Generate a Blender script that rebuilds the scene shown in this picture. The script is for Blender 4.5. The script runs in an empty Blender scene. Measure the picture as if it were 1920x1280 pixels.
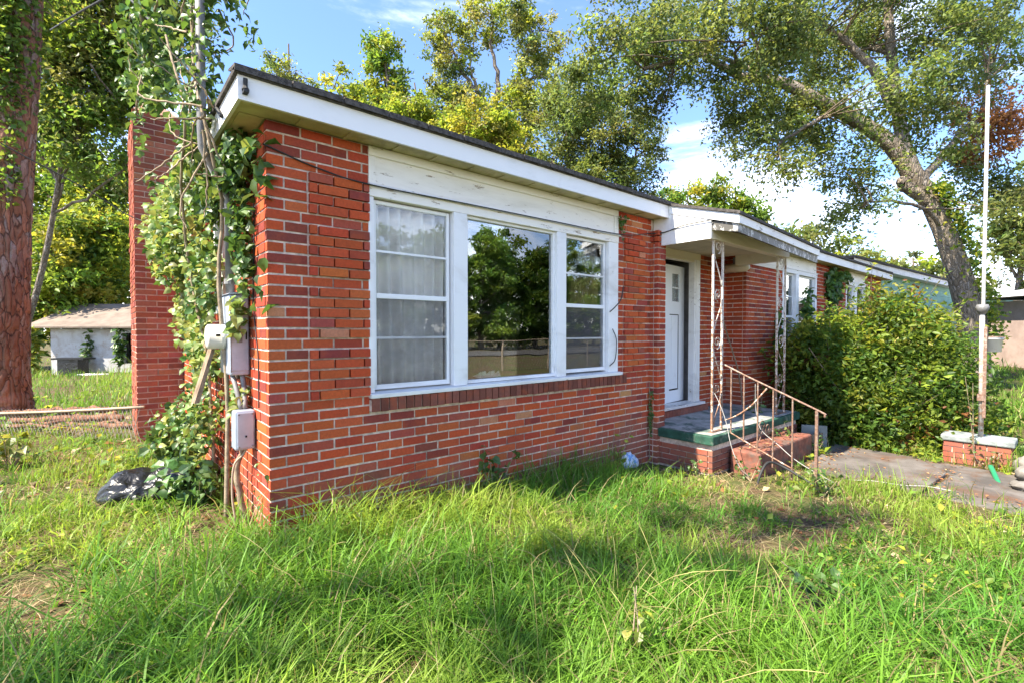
import bpy, math, random
import numpy as np
from mathutils import Matrix, Vector

random.seed(7)
rng = np.random.default_rng(11)
scene = bpy.context.scene
COL = scene.collection
R = math.radians

# ------------------------------------------------------------------ camera
FPX = 905.0                                   # focal length in pixels of a 1920 px wide frame
YAW, PITCH = R(40.62), R(1.25)
CAM = np.array([-0.797, -3.243, 1.30])
fwd0 = np.array([math.sin(YAW), math.cos(YAW), 0.0])
RIGHT = np.array([math.cos(YAW), -math.sin(YAW), 0.0])
FWD = fwd0 * math.cos(PITCH) - np.array([0, 0, 1.0]) * math.sin(PITCH)
UP = np.cross(RIGHT, FWD)
cd = bpy.data.cameras.new('camera')
cd.sensor_width = 36.0
cd.lens = 36.0 * FPX / 1920.0
cd.clip_start, cd.clip_end = 0.05, 3000.0
cam = bpy.data.objects.new('camera', cd)
m = Matrix.Identity(4)
for i in range(3):
    m[i][0], m[i][1], m[i][2], m[i][3] = RIGHT[i], UP[i], -FWD[i], CAM[i]
cam.matrix_world = m
COL.objects.link(cam)
scene.camera = cam

# ------------------------------------------------------------------ sun, sky, exposure
SUN_DIR = Vector((-0.84, 0.13, 1.06)).normalized()      # towards the sun
SUN_EL = math.asin(SUN_DIR.z)
SUN_AZ = math.atan2(SUN_DIR.x, SUN_DIR.y)
sd = bpy.data.lights.new('sun', 'SUN')
sd.energy, sd.angle, sd.color = 4.2, R(0.6), (1.0, 0.90, 0.74)
so = bpy.data.objects.new('sun', sd)
so.rotation_euler = SUN_DIR.to_track_quat('Z', 'Y').to_euler()
so.location = (-20, 5, 30)
COL.objects.link(so)

world = bpy.data.worlds.new('World')
scene.world = world
world.use_nodes = True
nt = world.node_tree
nt.nodes.clear()
N, L = nt.nodes.new, nt.links.new
out = N('ShaderNodeOutputWorld')
bg = N('ShaderNodeBackground')
bg.inputs['Strength'].default_value = 0.095
sky = N('ShaderNodeTexSky')
sky.sky_type = 'NISHITA'
sky.sun_disc = False
sky.sun_elevation = SUN_EL
sky.sun_rotation = SUN_AZ
sky.air_density, sky.dust_density, sky.ozone_density = 1.0, 0.15, 4.0
tc = N('ShaderNodeTexCoord')
mp = N('ShaderNodeMapping')
mp.inputs['Scale'].default_value = (1.0, 1.6, 5.0)
mp.inputs['Rotation'].default_value = (0, 0, 0.6)
L(tc.outputs['Generated'], mp.inputs['Vector'])
cn = N('ShaderNodeTexNoise')
cn.inputs['Scale'].default_value = 2.1
cn.inputs['Detail'].default_value = 7.0
cn.inputs['Roughness'].default_value = 0.62
cn.inputs['Distortion'].default_value = 0.35
L(mp.outputs['Vector'], cn.inputs['Vector'])
sx = N('ShaderNodeSeparateXYZ')
L(tc.outputs['Generated'], sx.inputs['Vector'])
low = N('ShaderNodeMapRange')                       # more cloud towards the horizon
low.inputs['From Min'].default_value, low.inputs['From Max'].default_value = 0.03, 0.40
low.inputs['To Min'].default_value, low.inputs['To Max'].default_value = 0.27, -0.075
L(sx.outputs['Z'], low.inputs['Value'])
ad = N('ShaderNodeMath'); ad.operation = 'ADD'
L(cn.outputs['Fac'], ad.inputs[0]); L(low.outputs['Result'], ad.inputs[1])
cr = N('ShaderNodeMapRange')
cr.interpolation_type = 'SMOOTHSTEP'
cr.inputs['From Min'].default_value, cr.inputs['From Max'].default_value = 0.44, 0.90
cr.inputs['To Min'].default_value, cr.inputs['To Max'].default_value = 0.02, 0.92
L(ad.outputs['Value'], cr.inputs['Value'])
mx = N('ShaderNodeMix'); mx.data_type = 'RGBA'
L(cr.outputs['Result'], mx.inputs[0])
tn = N('ShaderNodeMix'); tn.data_type = 'RGBA'; tn.blend_type = 'MULTIPLY'; tn.inputs[0].default_value = 1.0
L(sky.outputs['Color'], tn.inputs[6]); tn.inputs[7].default_value = (.76, .89, 1.08, 1)
L(tn.outputs[2], mx.inputs[6])
mx.inputs[7].default_value = (12.5, 12.0, 11.4, 1)
L(mx.outputs[2], bg.inputs['Color'])
L(bg.outputs['Background'], out.inputs['Surface'])

scene.view_settings.view_transform = 'Standard'
scene.view_settings.look = 'None'
scene.view_settings.gamma = 1.0
scene.view_settings.exposure = 2.05
scene.view_settings.use_curve_mapping = False
scene.render.engine = 'CYCLES'
scene.cycles.max_bounces = 8
scene.cycles.transparent_max_bounces = 16
scene.cycles.use_denoising = True

# ------------------------------------------------------------------ materials
def newmat(name):
    mt = bpy.data.materials.new(name)
    mt.use_nodes = True
    n = mt.node_tree
    n.nodes.clear()
    o = n.nodes.new('ShaderNodeOutputMaterial')
    p = n.nodes.new('ShaderNodeBsdfPrincipled')
    n.links.new(p.outputs['BSDF'], o.inputs['Surface'])
    return mt, n, p, o

def node(n, t, **kw):
    x = n.nodes.new(t)
    for k, v in kw.items():
        if k.startswith('i_'):
            x.inputs[k[2:].replace('_', ' ')].default_value = v
        else:
            setattr(x, k, v)
    return x

def noise(n, scale, detail=4.0, rough=0.6, coord=None, stretch=None, dist=0.0):
    x = node(n, 'ShaderNodeTexNoise')
    x.inputs['Scale'].default_value = scale
    x.inputs['Detail'].default_value = detail
    x.inputs['Roughness'].default_value = rough
    x.inputs['Distortion'].default_value = dist
    if coord is None:
        coord = node(n, 'ShaderNodeNewGeometry').outputs['Position']
    if stretch:
        mpn = node(n, 'ShaderNodeMapping')
        mpn.inputs['Scale'].default_value = stretch
        n.links.new(coord, mpn.inputs['Vector'])
        coord = mpn.outputs['Vector']
    n.links.new(coord, x.inputs['Vector'])
    return x

def ramp(n, fac, lo, hi, a=0.0, b=1.0):
    x = node(n, 'ShaderNodeMapRange')
    x.interpolation_type = 'SMOOTHSTEP'
    x.inputs['From Min'].default_value, x.inputs['From Max'].default_value = lo, hi
    x.inputs['To Min'].default_value, x.inputs['To Max'].default_value = a, b
    n.links.new(fac, x.inputs['Value'])
    return x.outputs['Result']

def mix(n, fac, a, b, mode='MIX'):
    x = node(n, 'ShaderNodeMix', data_type='RGBA', blend_type=mode)
    for s, v in ((0, fac), (6, a), (7, b)):
        if isinstance(v, (int, float)):
            x.inputs[s].default_value = v
        elif isinstance(v, tuple):
            x.inputs[s].default_value = v if len(v) == 4 else v + (1,)
        else:
            n.links.new(v, x.inputs[s])
    return x.outputs[2]

def bump(n, p, h, strength=0.4, dist=0.01):
    b = node(n, 'ShaderNodeBump')
    b.inputs['Strength'].default_value = strength
    b.inputs['Distance'].default_value = dist
    n.links.new(h, b.inputs['Height'])
    n.links.new(b.outputs['Normal'], p.inputs['Normal'])

def plain(name, col, rough=0.6, spec=0.4, metal=0.0, var=0.25, vscale=6.0, bumps=0.0, bscale=80.0, dirt=None, dscale=3.0, dlo=.5, dhi=.75):
    mt, n, p, o = newmat(name)
    a = noise(n, vscale, 5)
    dark = tuple(c * (1 - var) for c in col)
    lite = tuple(min(1, c * (1 + var * .6)) for c in col)
    c = mix(n, ramp(n, a.outputs['Fac'], .3, .7), dark, lite)
    if dirt:
        d = noise(n, dscale, 8, .7, dist=.4)
        c = mix(n, ramp(n, d.outputs['Fac'], dlo, dhi), c, dirt)
    n.links.new(c, p.inputs['Base Color'])
    p.inputs['Roughness'].default_value = rough
    p.inputs['Metallic'].default_value = metal
    p.inputs['Specular IOR Level'].default_value = spec
    if bumps:
        b = noise(n, bscale, 4)
        bump(n, p, b.outputs['Fac'], bumps, .006)
    return mt

def brick_mat(name, per_object):
    mt, n, p, o = newmat(name)
    if per_object:
        col = node(n, 'ShaderNodeObjectInfo').outputs['Color']
    else:
        col = node(n, 'ShaderNodeAttribute', attribute_name='tint').outputs['Color']
    pos = node(n, 'ShaderNodeNewGeometry').outputs['Position']
    a = noise(n, 55, 6, .7, pos)
    c = mix(n, ramp(n, a.outputs['Fac'], .25, .8), mix(n, .40, col, (.06, .016, .012)), col)
    b = noise(n, 9, 5, .6, pos)
    c = mix(n, ramp(n, b.outputs['Fac'], .45, .8, 0, .55), c, (.40, .085, .03))
    w = noise(n, 130, 3, .6, pos)
    c = mix(n, ramp(n, w.outputs['Fac'], .68, .82, 0, .35), c, (.42, .25, .18))
    # grime and mortar smears low on the wall near the porch
    g = noise(n, 2.3, 6, .65, pos, dist=.5)
    sp = node(n, 'ShaderNodeSeparateXYZ'); n.links.new(pos, sp.inputs[0])
    lowz = ramp(n, sp.outputs['Z'], -.2, .75, .32, -.12)
    ax = ramp(n, sp.outputs['X'], 1.2, 3.6, -.02, .12)
    s1 = node(n, 'ShaderNodeMath', operation='ADD'); n.links.new(lowz, s1.inputs[0]); n.links.new(ax, s1.inputs[1])
    s2 = node(n, 'ShaderNodeMath', operation='ADD'); n.links.new(s1.outputs[0], s2.inputs[0]); n.links.new(g.outputs['Fac'], s2.inputs[1])
    c = mix(n, ramp(n, s2.outputs[0], .54, .96, 0, .66), c, (.19, .11, .085))
    n.links.new(c, p.inputs['Base Color'])
    p.inputs['Roughness'].default_value = .9
    p.inputs['Specular IOR Level'].default_value = .1
    hb = noise(n, 120, 4, .6, pos)
    bump(n, p, hb.outputs['Fac'], .55, .004)
    return mt

def paint_mat(name, base=(.74, .75, .76), peel=(.23, .19, .15), amount=.62, dirt=(.36, .34, .30), damount=.62, stretch=(1, 1, 1)):
    mt, n, p, o = newmat(name)
    pos = node(n, 'ShaderNodeNewGeometry').outputs['Position']
    d = noise(n, 2.6, 7, .65, pos, stretch=stretch, dist=.6)
    c = mix(n, ramp(n, d.outputs['Fac'], damount - .1, damount + .22, 0, .6), base, dirt)
    f = noise(n, 18, 8, .75, pos, stretch=stretch, dist=.2)
    big = noise(n, 1.7, 3, .5, pos)
    s = node(n, 'ShaderNodeMath', operation='MULTIPLY_ADD')
    n.links.new(big.outputs['Fac'], s.inputs[0]); s.inputs[1].default_value = .35
    n.links.new(f.outputs['Fac'], s.inputs[2])
    pl = ramp(n, s.outputs[0], amount + .17, amount + .21)
    c = mix(n, pl, c, peel)
    n.links.new(c, p.inputs['Base Color'])
    p.inputs['Roughness'].default_value = .5
    p.inputs['Specular IOR Level'].default_value = .35
    inv = node(n, 'ShaderNodeMath', operation='SUBTRACT'); inv.inputs[0].default_value = 1; n.links.new(pl, inv.inputs[1])
    bump(n, p, inv.outputs[0], .5, .004)
    return mt

def rusty_paint(name, base=(.62, .58, .52), rust=(.17, .065, .03), lo=.44, hi=.56):
    mt, n, p, o = newmat(name)
    pos = node(n, 'ShaderNodeNewGeometry').outputs['Position']
    a = noise(n, 26, 7, .7, pos)
    sp = node(n, 'ShaderNodeSeparateXYZ'); n.links.new(pos, sp.inputs[0])
    lowz = ramp(n, sp.outputs['Z'], 0, 2.0, .09, -.07)
    s = node(n, 'ShaderNodeMath', operation='ADD'); n.links.new(a.outputs['Fac'], s.inputs[0]); n.links.new(lowz, s.inputs[1])
    b = noise(n, 60, 4, .6, pos)
    rc = mix(n, ramp(n, b.outputs['Fac'], .3, .7), rust, tuple(min(1, 2.0 * x) for x in rust))
    c = mix(n, ramp(n, s.outputs[0], lo, hi), base, rc)
    n.links.new(c, p.inputs['Base Color'])
    p.inputs['Roughness'].default_value = .7
    bump(n, p, a.outputs['Fac'], .5, .004)
    return mt

def leaf_mat(name, trans=0.52, rough=.45, spec=.35, yellow=(1.25, 1.15, .45)):
    mt, n, p, o = newmat(name)
    at = node(n, 'ShaderNodeAttribute', attribute_name='tint')
    col = at.outputs['Color']
    n.links.new(col, p.inputs['Base Color'])
    p.inputs['Roughness'].default_value = rough
    p.inputs['Specular IOR Level'].default_value = spec
    tr = node(n, 'ShaderNodeBsdfTranslucent')
    tcol = mix(n, 1.0, col, yellow, 'MULTIPLY')
    g = node(n, 'ShaderNodeGamma'); g.inputs['Gamma'].default_value = .78
    n.links.new(tcol, g.inputs['Color'])
    n.links.new(g.outputs['Color'], tr.inputs['Color'])
    ms = node(n, 'ShaderNodeMixShader'); ms.inputs[0].default_value = trans
    n.links.new(p.outputs['BSDF'], ms.inputs[1]); n.links.new(tr.outputs['BSDF'], ms.inputs[2])
    n.links.new(ms.outputs[0], o.inputs['Surface'])
    return mt

def leaf_obj_mat(name):
    mt, n, p, o = newmat(name)
    col = node(n, 'ShaderNodeObjectInfo').outputs['Color']
    v = noise(n, 60, 3, .5)
    c = mix(n, ramp(n, v.outputs['Fac'], .3, .7, 0, .35), col, (.02, .04, .01))
    n.links.new(c, p.inputs['Base Color'])
    p.inputs['Roughness'].default_value = .42
    tr = node(n, 'ShaderNodeBsdfTranslucent')
    g = node(n, 'ShaderNodeGamma'); g.inputs['Gamma'].default_value = .78
    n.links.new(mix(n, 1.0, c, (1.25, 1.15, .45), 'MULTIPLY'), g.inputs['Color'])
    n.links.new(g.outputs['Color'], tr.inputs['Color'])
    ms = node(n, 'ShaderNodeMixShader'); ms.inputs[0].default_value = .32
    n.links.new(p.outputs['BSDF'], ms.inputs[1]); n.links.new(tr.outputs['BSDF'], ms.inputs[2])
    n.links.new(ms.outputs[0], o.inputs['Surface'])
    return mt

def glass_mat(name, refl=.21, tint=(.80, .84, .84), fgain=1.6):
    mt, n, p, o = newmat(name)
    n.nodes.remove(p)
    pos = node(n, 'ShaderNodeNewGeometry').outputs['Position']
    w = noise(n, 1.6, 2, .4, pos)
    b = node(n, 'ShaderNodeBump'); b.inputs['Strength'].default_value = .035; b.inputs['Distance'].default_value = .05
    n.links.new(w.outputs['Fac'], b.inputs['Height'])
    gl = node(n, 'ShaderNodeBsdfGlossy'); gl.inputs['Roughness'].default_value = 0.0
    gl.inputs['Color'].default_value = (.95, .97, .97, 1)
    n.links.new(b.outputs['Normal'], gl.inputs['Normal'])
    tr = node(n, 'ShaderNodeBsdfTransparent'); tr.inputs['Color'].default_value = tint + (1,)
    fr = node(n, 'ShaderNodeFresnel'); fr.inputs['IOR'].default_value = 1.5
    ad2 = node(n, 'ShaderNodeMath', operation='MULTIPLY_ADD'); ad2.inputs[1].default_value = fgain; ad2.inputs[2].default_value = refl - .07
    ad2.use_clamp = True
    n.links.new(fr.outputs[0], ad2.inputs[0])
    ms = node(n, 'ShaderNodeMixShader')
    n.links.new(ad2.outputs[0], ms.inputs[0]); n.links.new(tr.outputs[0], ms.inputs[1]); n.links.new(gl.outputs[0], ms.inputs[2])
    n.links.new(ms.outputs[0], o.inputs['Surface'])
    return mt

def screen_mat(name):
    mt, n, p, o = newmat(name)
    p.inputs['Base Color'].default_value = (.13, .125, .135, 1)
    p.inputs['Roughness'].default_value = .6
    tr = node(n, 'ShaderNodeBsdfTransparent')
    ms = node(n, 'ShaderNodeMixShader'); ms.inputs[0].default_value = .5
    d = noise(n, 5, 4, .6)
    n.links.new(ramp(n, d.outputs['Fac'], .3, .7, .14, .24), ms.inputs[0])
    n.links.new(tr.outputs[0], ms.inputs[1]); n.links.new(p.outputs['BSDF'], ms.inputs[2])
    n.links.new(ms.outputs[0], o.inputs['Surface'])
    return mt

def bark_mat(name, dark, lite, scale=7, stretch=(1, 1, .25), strength=1.0, dist=.04, grey=(.30, .27, .25)):
    mt, n, p, o = newmat(name)
    pos = node(n, 'ShaderNodeNewGeometry').outputs['Position']
    mpn = node(n, 'ShaderNodeMapping'); mpn.inputs['Scale'].default_value = stretch
    n.links.new(pos, mpn.inputs['Vector'])
    wv = noise(n, 3.5, 3, .5, mpn.outputs['Vector'])
    sh = node(n, 'ShaderNodeVectorMath', operation='MULTIPLY_ADD')
    n.links.new(wv.outputs['Color'], sh.inputs[0]); sh.inputs[1].default_value = (.22,) * 3
    n.links.new(mpn.outputs['Vector'], sh.inputs[2])
    v = node(n, 'ShaderNodeTexVoronoi', feature='DISTANCE_TO_EDGE'); v.inputs['Scale'].default_value = scale
    n.links.new(sh.outputs[0], v.inputs['Vector'])
    a = noise(n, 30, 6, .7, mpn.outputs['Vector'])
    v2 = node(n, 'ShaderNodeTexVoronoi', feature='F1'); v2.inputs['Scale'].default_value = scale
    n.links.new(sh.outputs[0], v2.inputs['Vector'])
    sc = node(n, 'ShaderNodeSeparateColor'); n.links.new(v2.outputs['Color'], sc.inputs[0])
    plate = mix(n, ramp(n, sc.outputs[0], .2, .9), tuple(x * .62 for x in lite), lite)
    plate = mix(n, ramp(n, sc.outputs[1], .5, .95, 0, .8), plate, grey)
    fl = noise(n, 55, 5, .75, pos, stretch=(1, 1, .5))
    plate = mix(n, ramp(n, fl.outputs['Fac'], .42, .68, 0, .6), plate, tuple(x * .45 for x in lite))
    wob = node(n, 'ShaderNodeMath', operation='MULTIPLY_ADD'); n.links.new(a.outputs['Fac'], wob.inputs[0]); wob.inputs[1].default_value = .16
    n.links.new(v.outputs['Distance'], wob.inputs[2])
    c = mix(n, ramp(n, wob.outputs[0], .07, .17), dark, plate)
    big = noise(n, 1.6, 4, .6, pos)
    c = mix(n, ramp(n, big.outputs['Fac'], .45, .7, 0, .5), c, tuple(min(1, x * 1.25 + .03) for x in lite))
    n.links.new(c, p.inputs['Base Color'])
    p.inputs['Roughness'].default_value = .9
    p.inputs['Specular IOR Level'].default_value = .2
    s = node(n, 'ShaderNodeMath', operation='MULTIPLY_ADD')
    n.links.new(ramp(n, v.outputs['Distance'], 0, .3), s.inputs[0]); s.inputs[1].default_value = 1.0
    n.links.new(a.outputs['Fac'], s.inputs[2])
    bump(n, p, s.outputs[0], strength, dist)
    return mt

def ground_mat():
    mt, n, p, o = newmat('ground_soil')
    pos = node(n, 'ShaderNodeNewGeometry').outputs['Position']
    a = noise(n, 1.3, 8, .7, pos)
    b = noise(n, 14, 6, .7, pos)
    c = mix(n, ramp(n, b.outputs['Fac'], .3, .7), (.055, .036, .022), (.15, .105, .06))
    c = mix(n, ramp(n, a.outputs['Fac'], .42, .60, 0, .6), c, (.060, .10, .020))
    st = noise(n, 60, 5, .7, pos, stretch=(1, 4, 1))
    c = mix(n, ramp(n, st.outputs['Fac'], .58, .72, 0, .7), c, (.27, .20, .11))
    n.links.new(c, p.inputs['Base Color'])
    p.inputs['Roughness'].default_value = .95
    p.inputs['Specular IOR Level'].default_value = .1
    bump(n, p, b.outputs['Fac'], .9, .03)
    return mt

M = {}
M['brick_piece'] = brick_mat('brick_single', True)
M['brick'] = brick_mat('brick_joined', False)
M['mortar'] = plain('mortar', (.60, .49, .41), .95, .1, var=.35, vscale=20, bumps=.6, bscale=150, dirt=(.16, .11, .09), dscale=1.6, dlo=.5, dhi=.72)
M['mortar_dark'] = plain('chimney_mortar', (.56, .40, .33), .95, .1, var=.3, vscale=12, bumps=.6, bscale=150)
M['white'] = paint_mat('white_paint', (.77, .775, .785), amount=.70, damount=.57, stretch=(.5, 1, 1.2))
M['white_worn'] = paint_mat('white_paint_worn', (.72, .715, .70), amount=.61, damount=.54, stretch=(.35, 1, 1.4))
M['frieze'] = paint_mat('cream_paint_peeling', (.78, .75, .69), peel=(.34, .28, .21), amount=.60, dirt=(.46, .42, .34), damount=.55, stretch=(.3, 1, 1.6))
M['mould'] = paint_mat('mouldy_board', (.62, .62, .60), peel=(.09, .085, .075), amount=.43, dirt=(.06, .058, .05), damount=.48, stretch=(1, 1, .5))
M['gable'] = paint_mat('mildewed_white', (.80, .80, .80), amount=.80, dirt=(.22, .22, .20), damount=.56)
M['soffit'] = plain('soffit_paint', (.50, .44, .26), .7, .2, var=.3, vscale=3, dirt=(.25, .20, .12), dscale=4)
M['ceiling'] = plain('porch_ceiling', (.50, .44, .34), .8, .2, var=.25, vscale=2)
M['beam'] = paint_mat('cream_beam', (.66, .60, .48), amount=.66, dirt=(.38, .32, .22), damount=.55, stretch=(.3, 1, 1.4))
M['shingle'] = plain('asphalt_shingle', (.095, .086, .080), .95, .2, var=.5, vscale=30, bumps=1.0, bscale=300)
M['glass'] = glass_mat('window_glass', .17, (.92, .94, .94))
M['glass_soft'] = glass_mat('old_sash_glass', .10, (.95, .96, .96), .8)
M['screen'] = screen_mat('insect_screen')
M['curtain'] = plain('curtain_cloth', (.84, .81, .78), .9, .1, var=.12, vscale=3, dirt=(.36, .28, .20), dscale=2.2, dlo=.55, dhi=.8)
M['gold_curtain'] = plain('gold_curtain_cloth', (.50, .38, .16), .8, .2, var=.25, vscale=4)
M['room'] = plain('room_wall', (.19, .18, .17), .9, .1)
M['door'] = paint_mat('door_paint', (.76, .79, .83), peel=(.14, .12, .10), amount=.72, damount=.66)
M['dark'] = plain('dark_void', (.02, .018, .016), .9, .1)
M['green_paint'] = plain('worn_green_paint', (.022, .075, .050), .75, .3, var=.4, vscale=9, dirt=(.22, .24, .20), dscale=5, dlo=.52, dhi=.75, bumps=.4)
M['slab_top'] = plain('worn_slab_top', (.33, .33, .31), .9, .2, var=.3, vscale=5, dirt=(.08, .12, .10), dscale=3, dlo=.48, dhi=.62)
M['concrete'] = plain('old_concrete', (.125, .112, .10), .92, .2, var=.4, vscale=3.5, dirt=(.11, .065, .042), dscale=2.2, dlo=.47, dhi=.70, bumps=.5, bscale=60)
M['cap'] = plain('weathered_cap', (.25, .28, .275), .9, .2, var=.35, vscale=8, dirt=(.12, .12, .11), dscale=5, bumps=.6)
M['red_paint'] = plain('worn_red_paint', (.23, .088, .06), .8, .2, var=.45, vscale=12, dirt=(.12, .085, .07), dscale=4, dlo=.45, dhi=.65, bumps=.5)
M['grey_metal'] = plain('galvanised_box', (.36, .40, .47), .42, .5, metal=.35, var=.15, vscale=6, dirt=(.20, .20, .21), dscale=7, dlo=.58, dhi=.8)
M['conduit'] = plain('grey_conduit', (.20, .20, .20), .6, .4, metal=.2, var=.3, vscale=12, dirt=(.18, .14, .10), dscale=8)
M['meter'] = plain('meter_cover', (.56, .54, .47), .35, .5, var=.12, vscale=8)
M['rust_white'] = rusty_paint('rusty_white_iron', (.62, .57, .51), (.15, .08, .048))
M['rust'] = rusty_paint('rusty_iron', (.30, .255, .215), (.11, .062, .042), lo=.36, hi=.58)
M['pole_paint'] = rusty_paint('peeling_pole_paint', (.38, .365, .34), (.20, .13, .09), lo=.52, hi=.64)
def film_mat(name):
    mt, n, p, o = newmat(name)
    p.inputs['Base Color'].default_value = (.007, .007, .008, 1)
    p.inputs['Roughness'].default_value = .36
    p.inputs['Specular IOR Level'].default_value = .5
    hs = []
    for sc_, w in ((5, 1.0), (13, .35)):
        x = noise(n, sc_, 2, .5, dist=1.2)
        s1 = node(n, 'ShaderNodeMath', operation='SUBTRACT'); n.links.new(x.outputs['Fac'], s1.inputs[0]); s1.inputs[1].default_value = .5
        s2 = node(n, 'ShaderNodeMath', operation='ABSOLUTE'); n.links.new(s1.outputs[0], s2.inputs[0])
        s3 = node(n, 'ShaderNodeMath', operation='MULTIPLY'); n.links.new(s2.outputs[0], s3.inputs[0]); s3.inputs[1].default_value = w
        hs.append(s3)
    ad = node(n, 'ShaderNodeMath', operation='ADD'); n.links.new(hs[0].outputs[0], ad.inputs[0]); n.links.new(hs[1].outputs[0], ad.inputs[1])
    bump(n, p, ad.outputs[0], .7, .05)
    return mt
M['bag'] = film_mat('black_plastic')
M['cable'] = plain('black_cable', (.03, .03, .03), .6, .3)
M['tan_wire'] = plain('tan_wire', (.36, .28, .2), .7, .3)
M['white_wire'] = plain('white_wire', (.34, .33, .31), .6, .3)
M['pine_bark'] = bark_mat('pine_bark', (.055, .030, .022), (.37, .175, .11), 12, (1, 1, .24), .8, .035)
M['oak_bark'] = bark_mat('oak_bark', (.075, .060, .046), (.27, .225, .175), 16, (1, 1, .3), .8, .03)
M['twig'] = plain('twig_bark', (.16, .125, .09), .9, .2, var=.4, vscale=9)
M['vine_stem'] = plain('vine_stem_bark', (.30, .235, .16), .9, .2, var=.4, vscale=15, bumps=.6, bscale=50)
M['leaf'] = leaf_mat('tree_leaf')
M['leaf_near'] = leaf_mat('vine_leaf', .32, .42)
M['leaf_piece'] = leaf_obj_mat('vine_leaf_single')
M['grass'] = leaf_mat('grass_blade', .46, .5, .3, (1.2, 1.15, .5))
M['straw'] = leaf_mat('dry_straw', .2, .8, .1, (1, 1, 1))
M['ground'] = ground_mat()
M['wood'] = plain('weathered_wood', (.22, .16, .11), .9, .15, var=.4, vscale=14, bumps=.5)
M['red_log'] = plain('reddish_timber', (.22, .115, .075), .9, .15, var=.55, vscale=14, bumps=.5)
M['shed_wall'] = paint_mat('limewashed_wall', (.44, .45, .46), peel=(.30, .21, .15), amount=.60, dirt=(.26, .21, .16), damount=.5)
M['shed_roof'] = plain('brown_shed_roof', (.20, .16, .13), .9, .2, var=.25, vscale=2.0, bumps=.5, bscale=40)
M['mint'] = plain('mint_siding', (.22, .42, .35), .75, .3, var=.12, vscale=2)
M['grey_roof'] = plain('grey_roof', (.42, .42, .43), .9, .2, var=.25, vscale=6)
M['pink'] = plain('pink_wall', (.33, .25, .22), .85, .2, var=.2, vscale=2)
M['porch_white'] = plain('porch_white', (.76, .76, .76), .6, .3, var=.1)
M['pot'] = plain('white_pot', (.68, .68, .66), .5, .4, var=.1, dirt=(.34, .18, .09), dscale=9, dlo=.58, dhi=.7)
M['hose'] = plain('green_hose_rubber', (.02, .22, .10), .35, .5)
M['stone'] = plain('pale_stone', (.20, .185, .165), .9, .2, var=.35, vscale=7, bumps=.9, bscale=25, dirt=(.14, .13, .1), dscale=4)
M['plastic_blue'] = plain('blue_white_plastic', (.62, .68, .78), .3, .5, var=.1, dirt=(.13, .30, .62), dscale=14, dlo=.5, dhi=.58)
M['grey_sheet'] = plain('grey_sheet', (.15, .17, .17), .5, .4, var=.2)
M['asphalt'] = plain('asphalt', (.10, .095, .09), .9, .2, var=.3, vscale=4)
M['litter'] = leaf_mat('dry_leaf', .2, .8, .15, (1, 1, 1))
M['box_card'] = plain('cardboard', (.72, .52, .24), .85, .2, var=.15)
M['chain'] = plain('chain_link_wire', (.30, .27, .23), .6, .4, metal=.3, var=.3)
# ------------------------------------------------------------------ helpers
def tag(o, label=None, cat=None, group=None, kind=None):
    if label: o['label'] = label
    if cat: o['category'] = cat
    if group: o['group'] = group
    if kind: o['kind'] = kind
    return o

def empty(name, loc=(0, 0, 0), rz=0.0):
    o = bpy.data.objects.new(name, None)
    o.empty_display_size = .2
    o.location = loc
    o.rotation_euler = (0, 0, rz)
    COL.objects.link(o)
    return o

def place(o, parent):
    """parent while keeping world coordinates (all geometry is written in world space)"""
    if parent is not None:
        o.parent = parent
        q = parent
        mat_w = Matrix.Identity(4)
        chain = []
        while q is not None:
            chain.append(q); q = q.parent
        for q in reversed(chain):
            mat_w = mat_w @ q.matrix_parent_inverse @ q.matrix_basis
        o.matrix_parent_inverse = mat_w.inverted()
    return o

def mesh_np(name, V, F, mat, parent=None, tint=None, smooth=False, quads=None):
    """V (n,3); F (m,3) triangles and quads (k,4)"""
    me = bpy.data.meshes.new(name)
    V = np.asarray(V, np.float32)
    parts, sizes = [], []
    if F is not None and len(F):
        parts.append(np.asarray(F, np.int32).ravel()); sizes.append(np.full(len(F), 3, np.int32))
    if quads is not None and len(quads):
        parts.append(np.asarray(quads, np.int32).ravel()); sizes.append(np.full(len(quads), 4, np.int32))
    loops = np.concatenate(parts); sz = np.concatenate(sizes)
    me.vertices.add(len(V)); me.vertices.foreach_set('co', V.ravel())
    me.loops.add(len(loops)); me.loops.foreach_set('vertex_index', loops)
    me.polygons.add(len(sz))
    me.polygons.foreach_set('loop_start', np.concatenate([[0], np.cumsum(sz)[:-1]]).astype(np.int32))
    if smooth:
        me.polygons.foreach_set('use_smooth', np.ones(len(sz), bool))
    if tint is not None:
        at = me.attributes.new('tint', 'FLOAT_COLOR', 'POINT')
        t = np.ones((len(V), 4), np.float32); t[:, :3] = tint
        at.data.foreach_set('color', t.ravel())
    me.update(calc_edges=True)
    me.materials.append(mat)
    o = bpy.data.objects.new(name, me)
    COL.objects.link(o)
    return place(o, parent)

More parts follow.
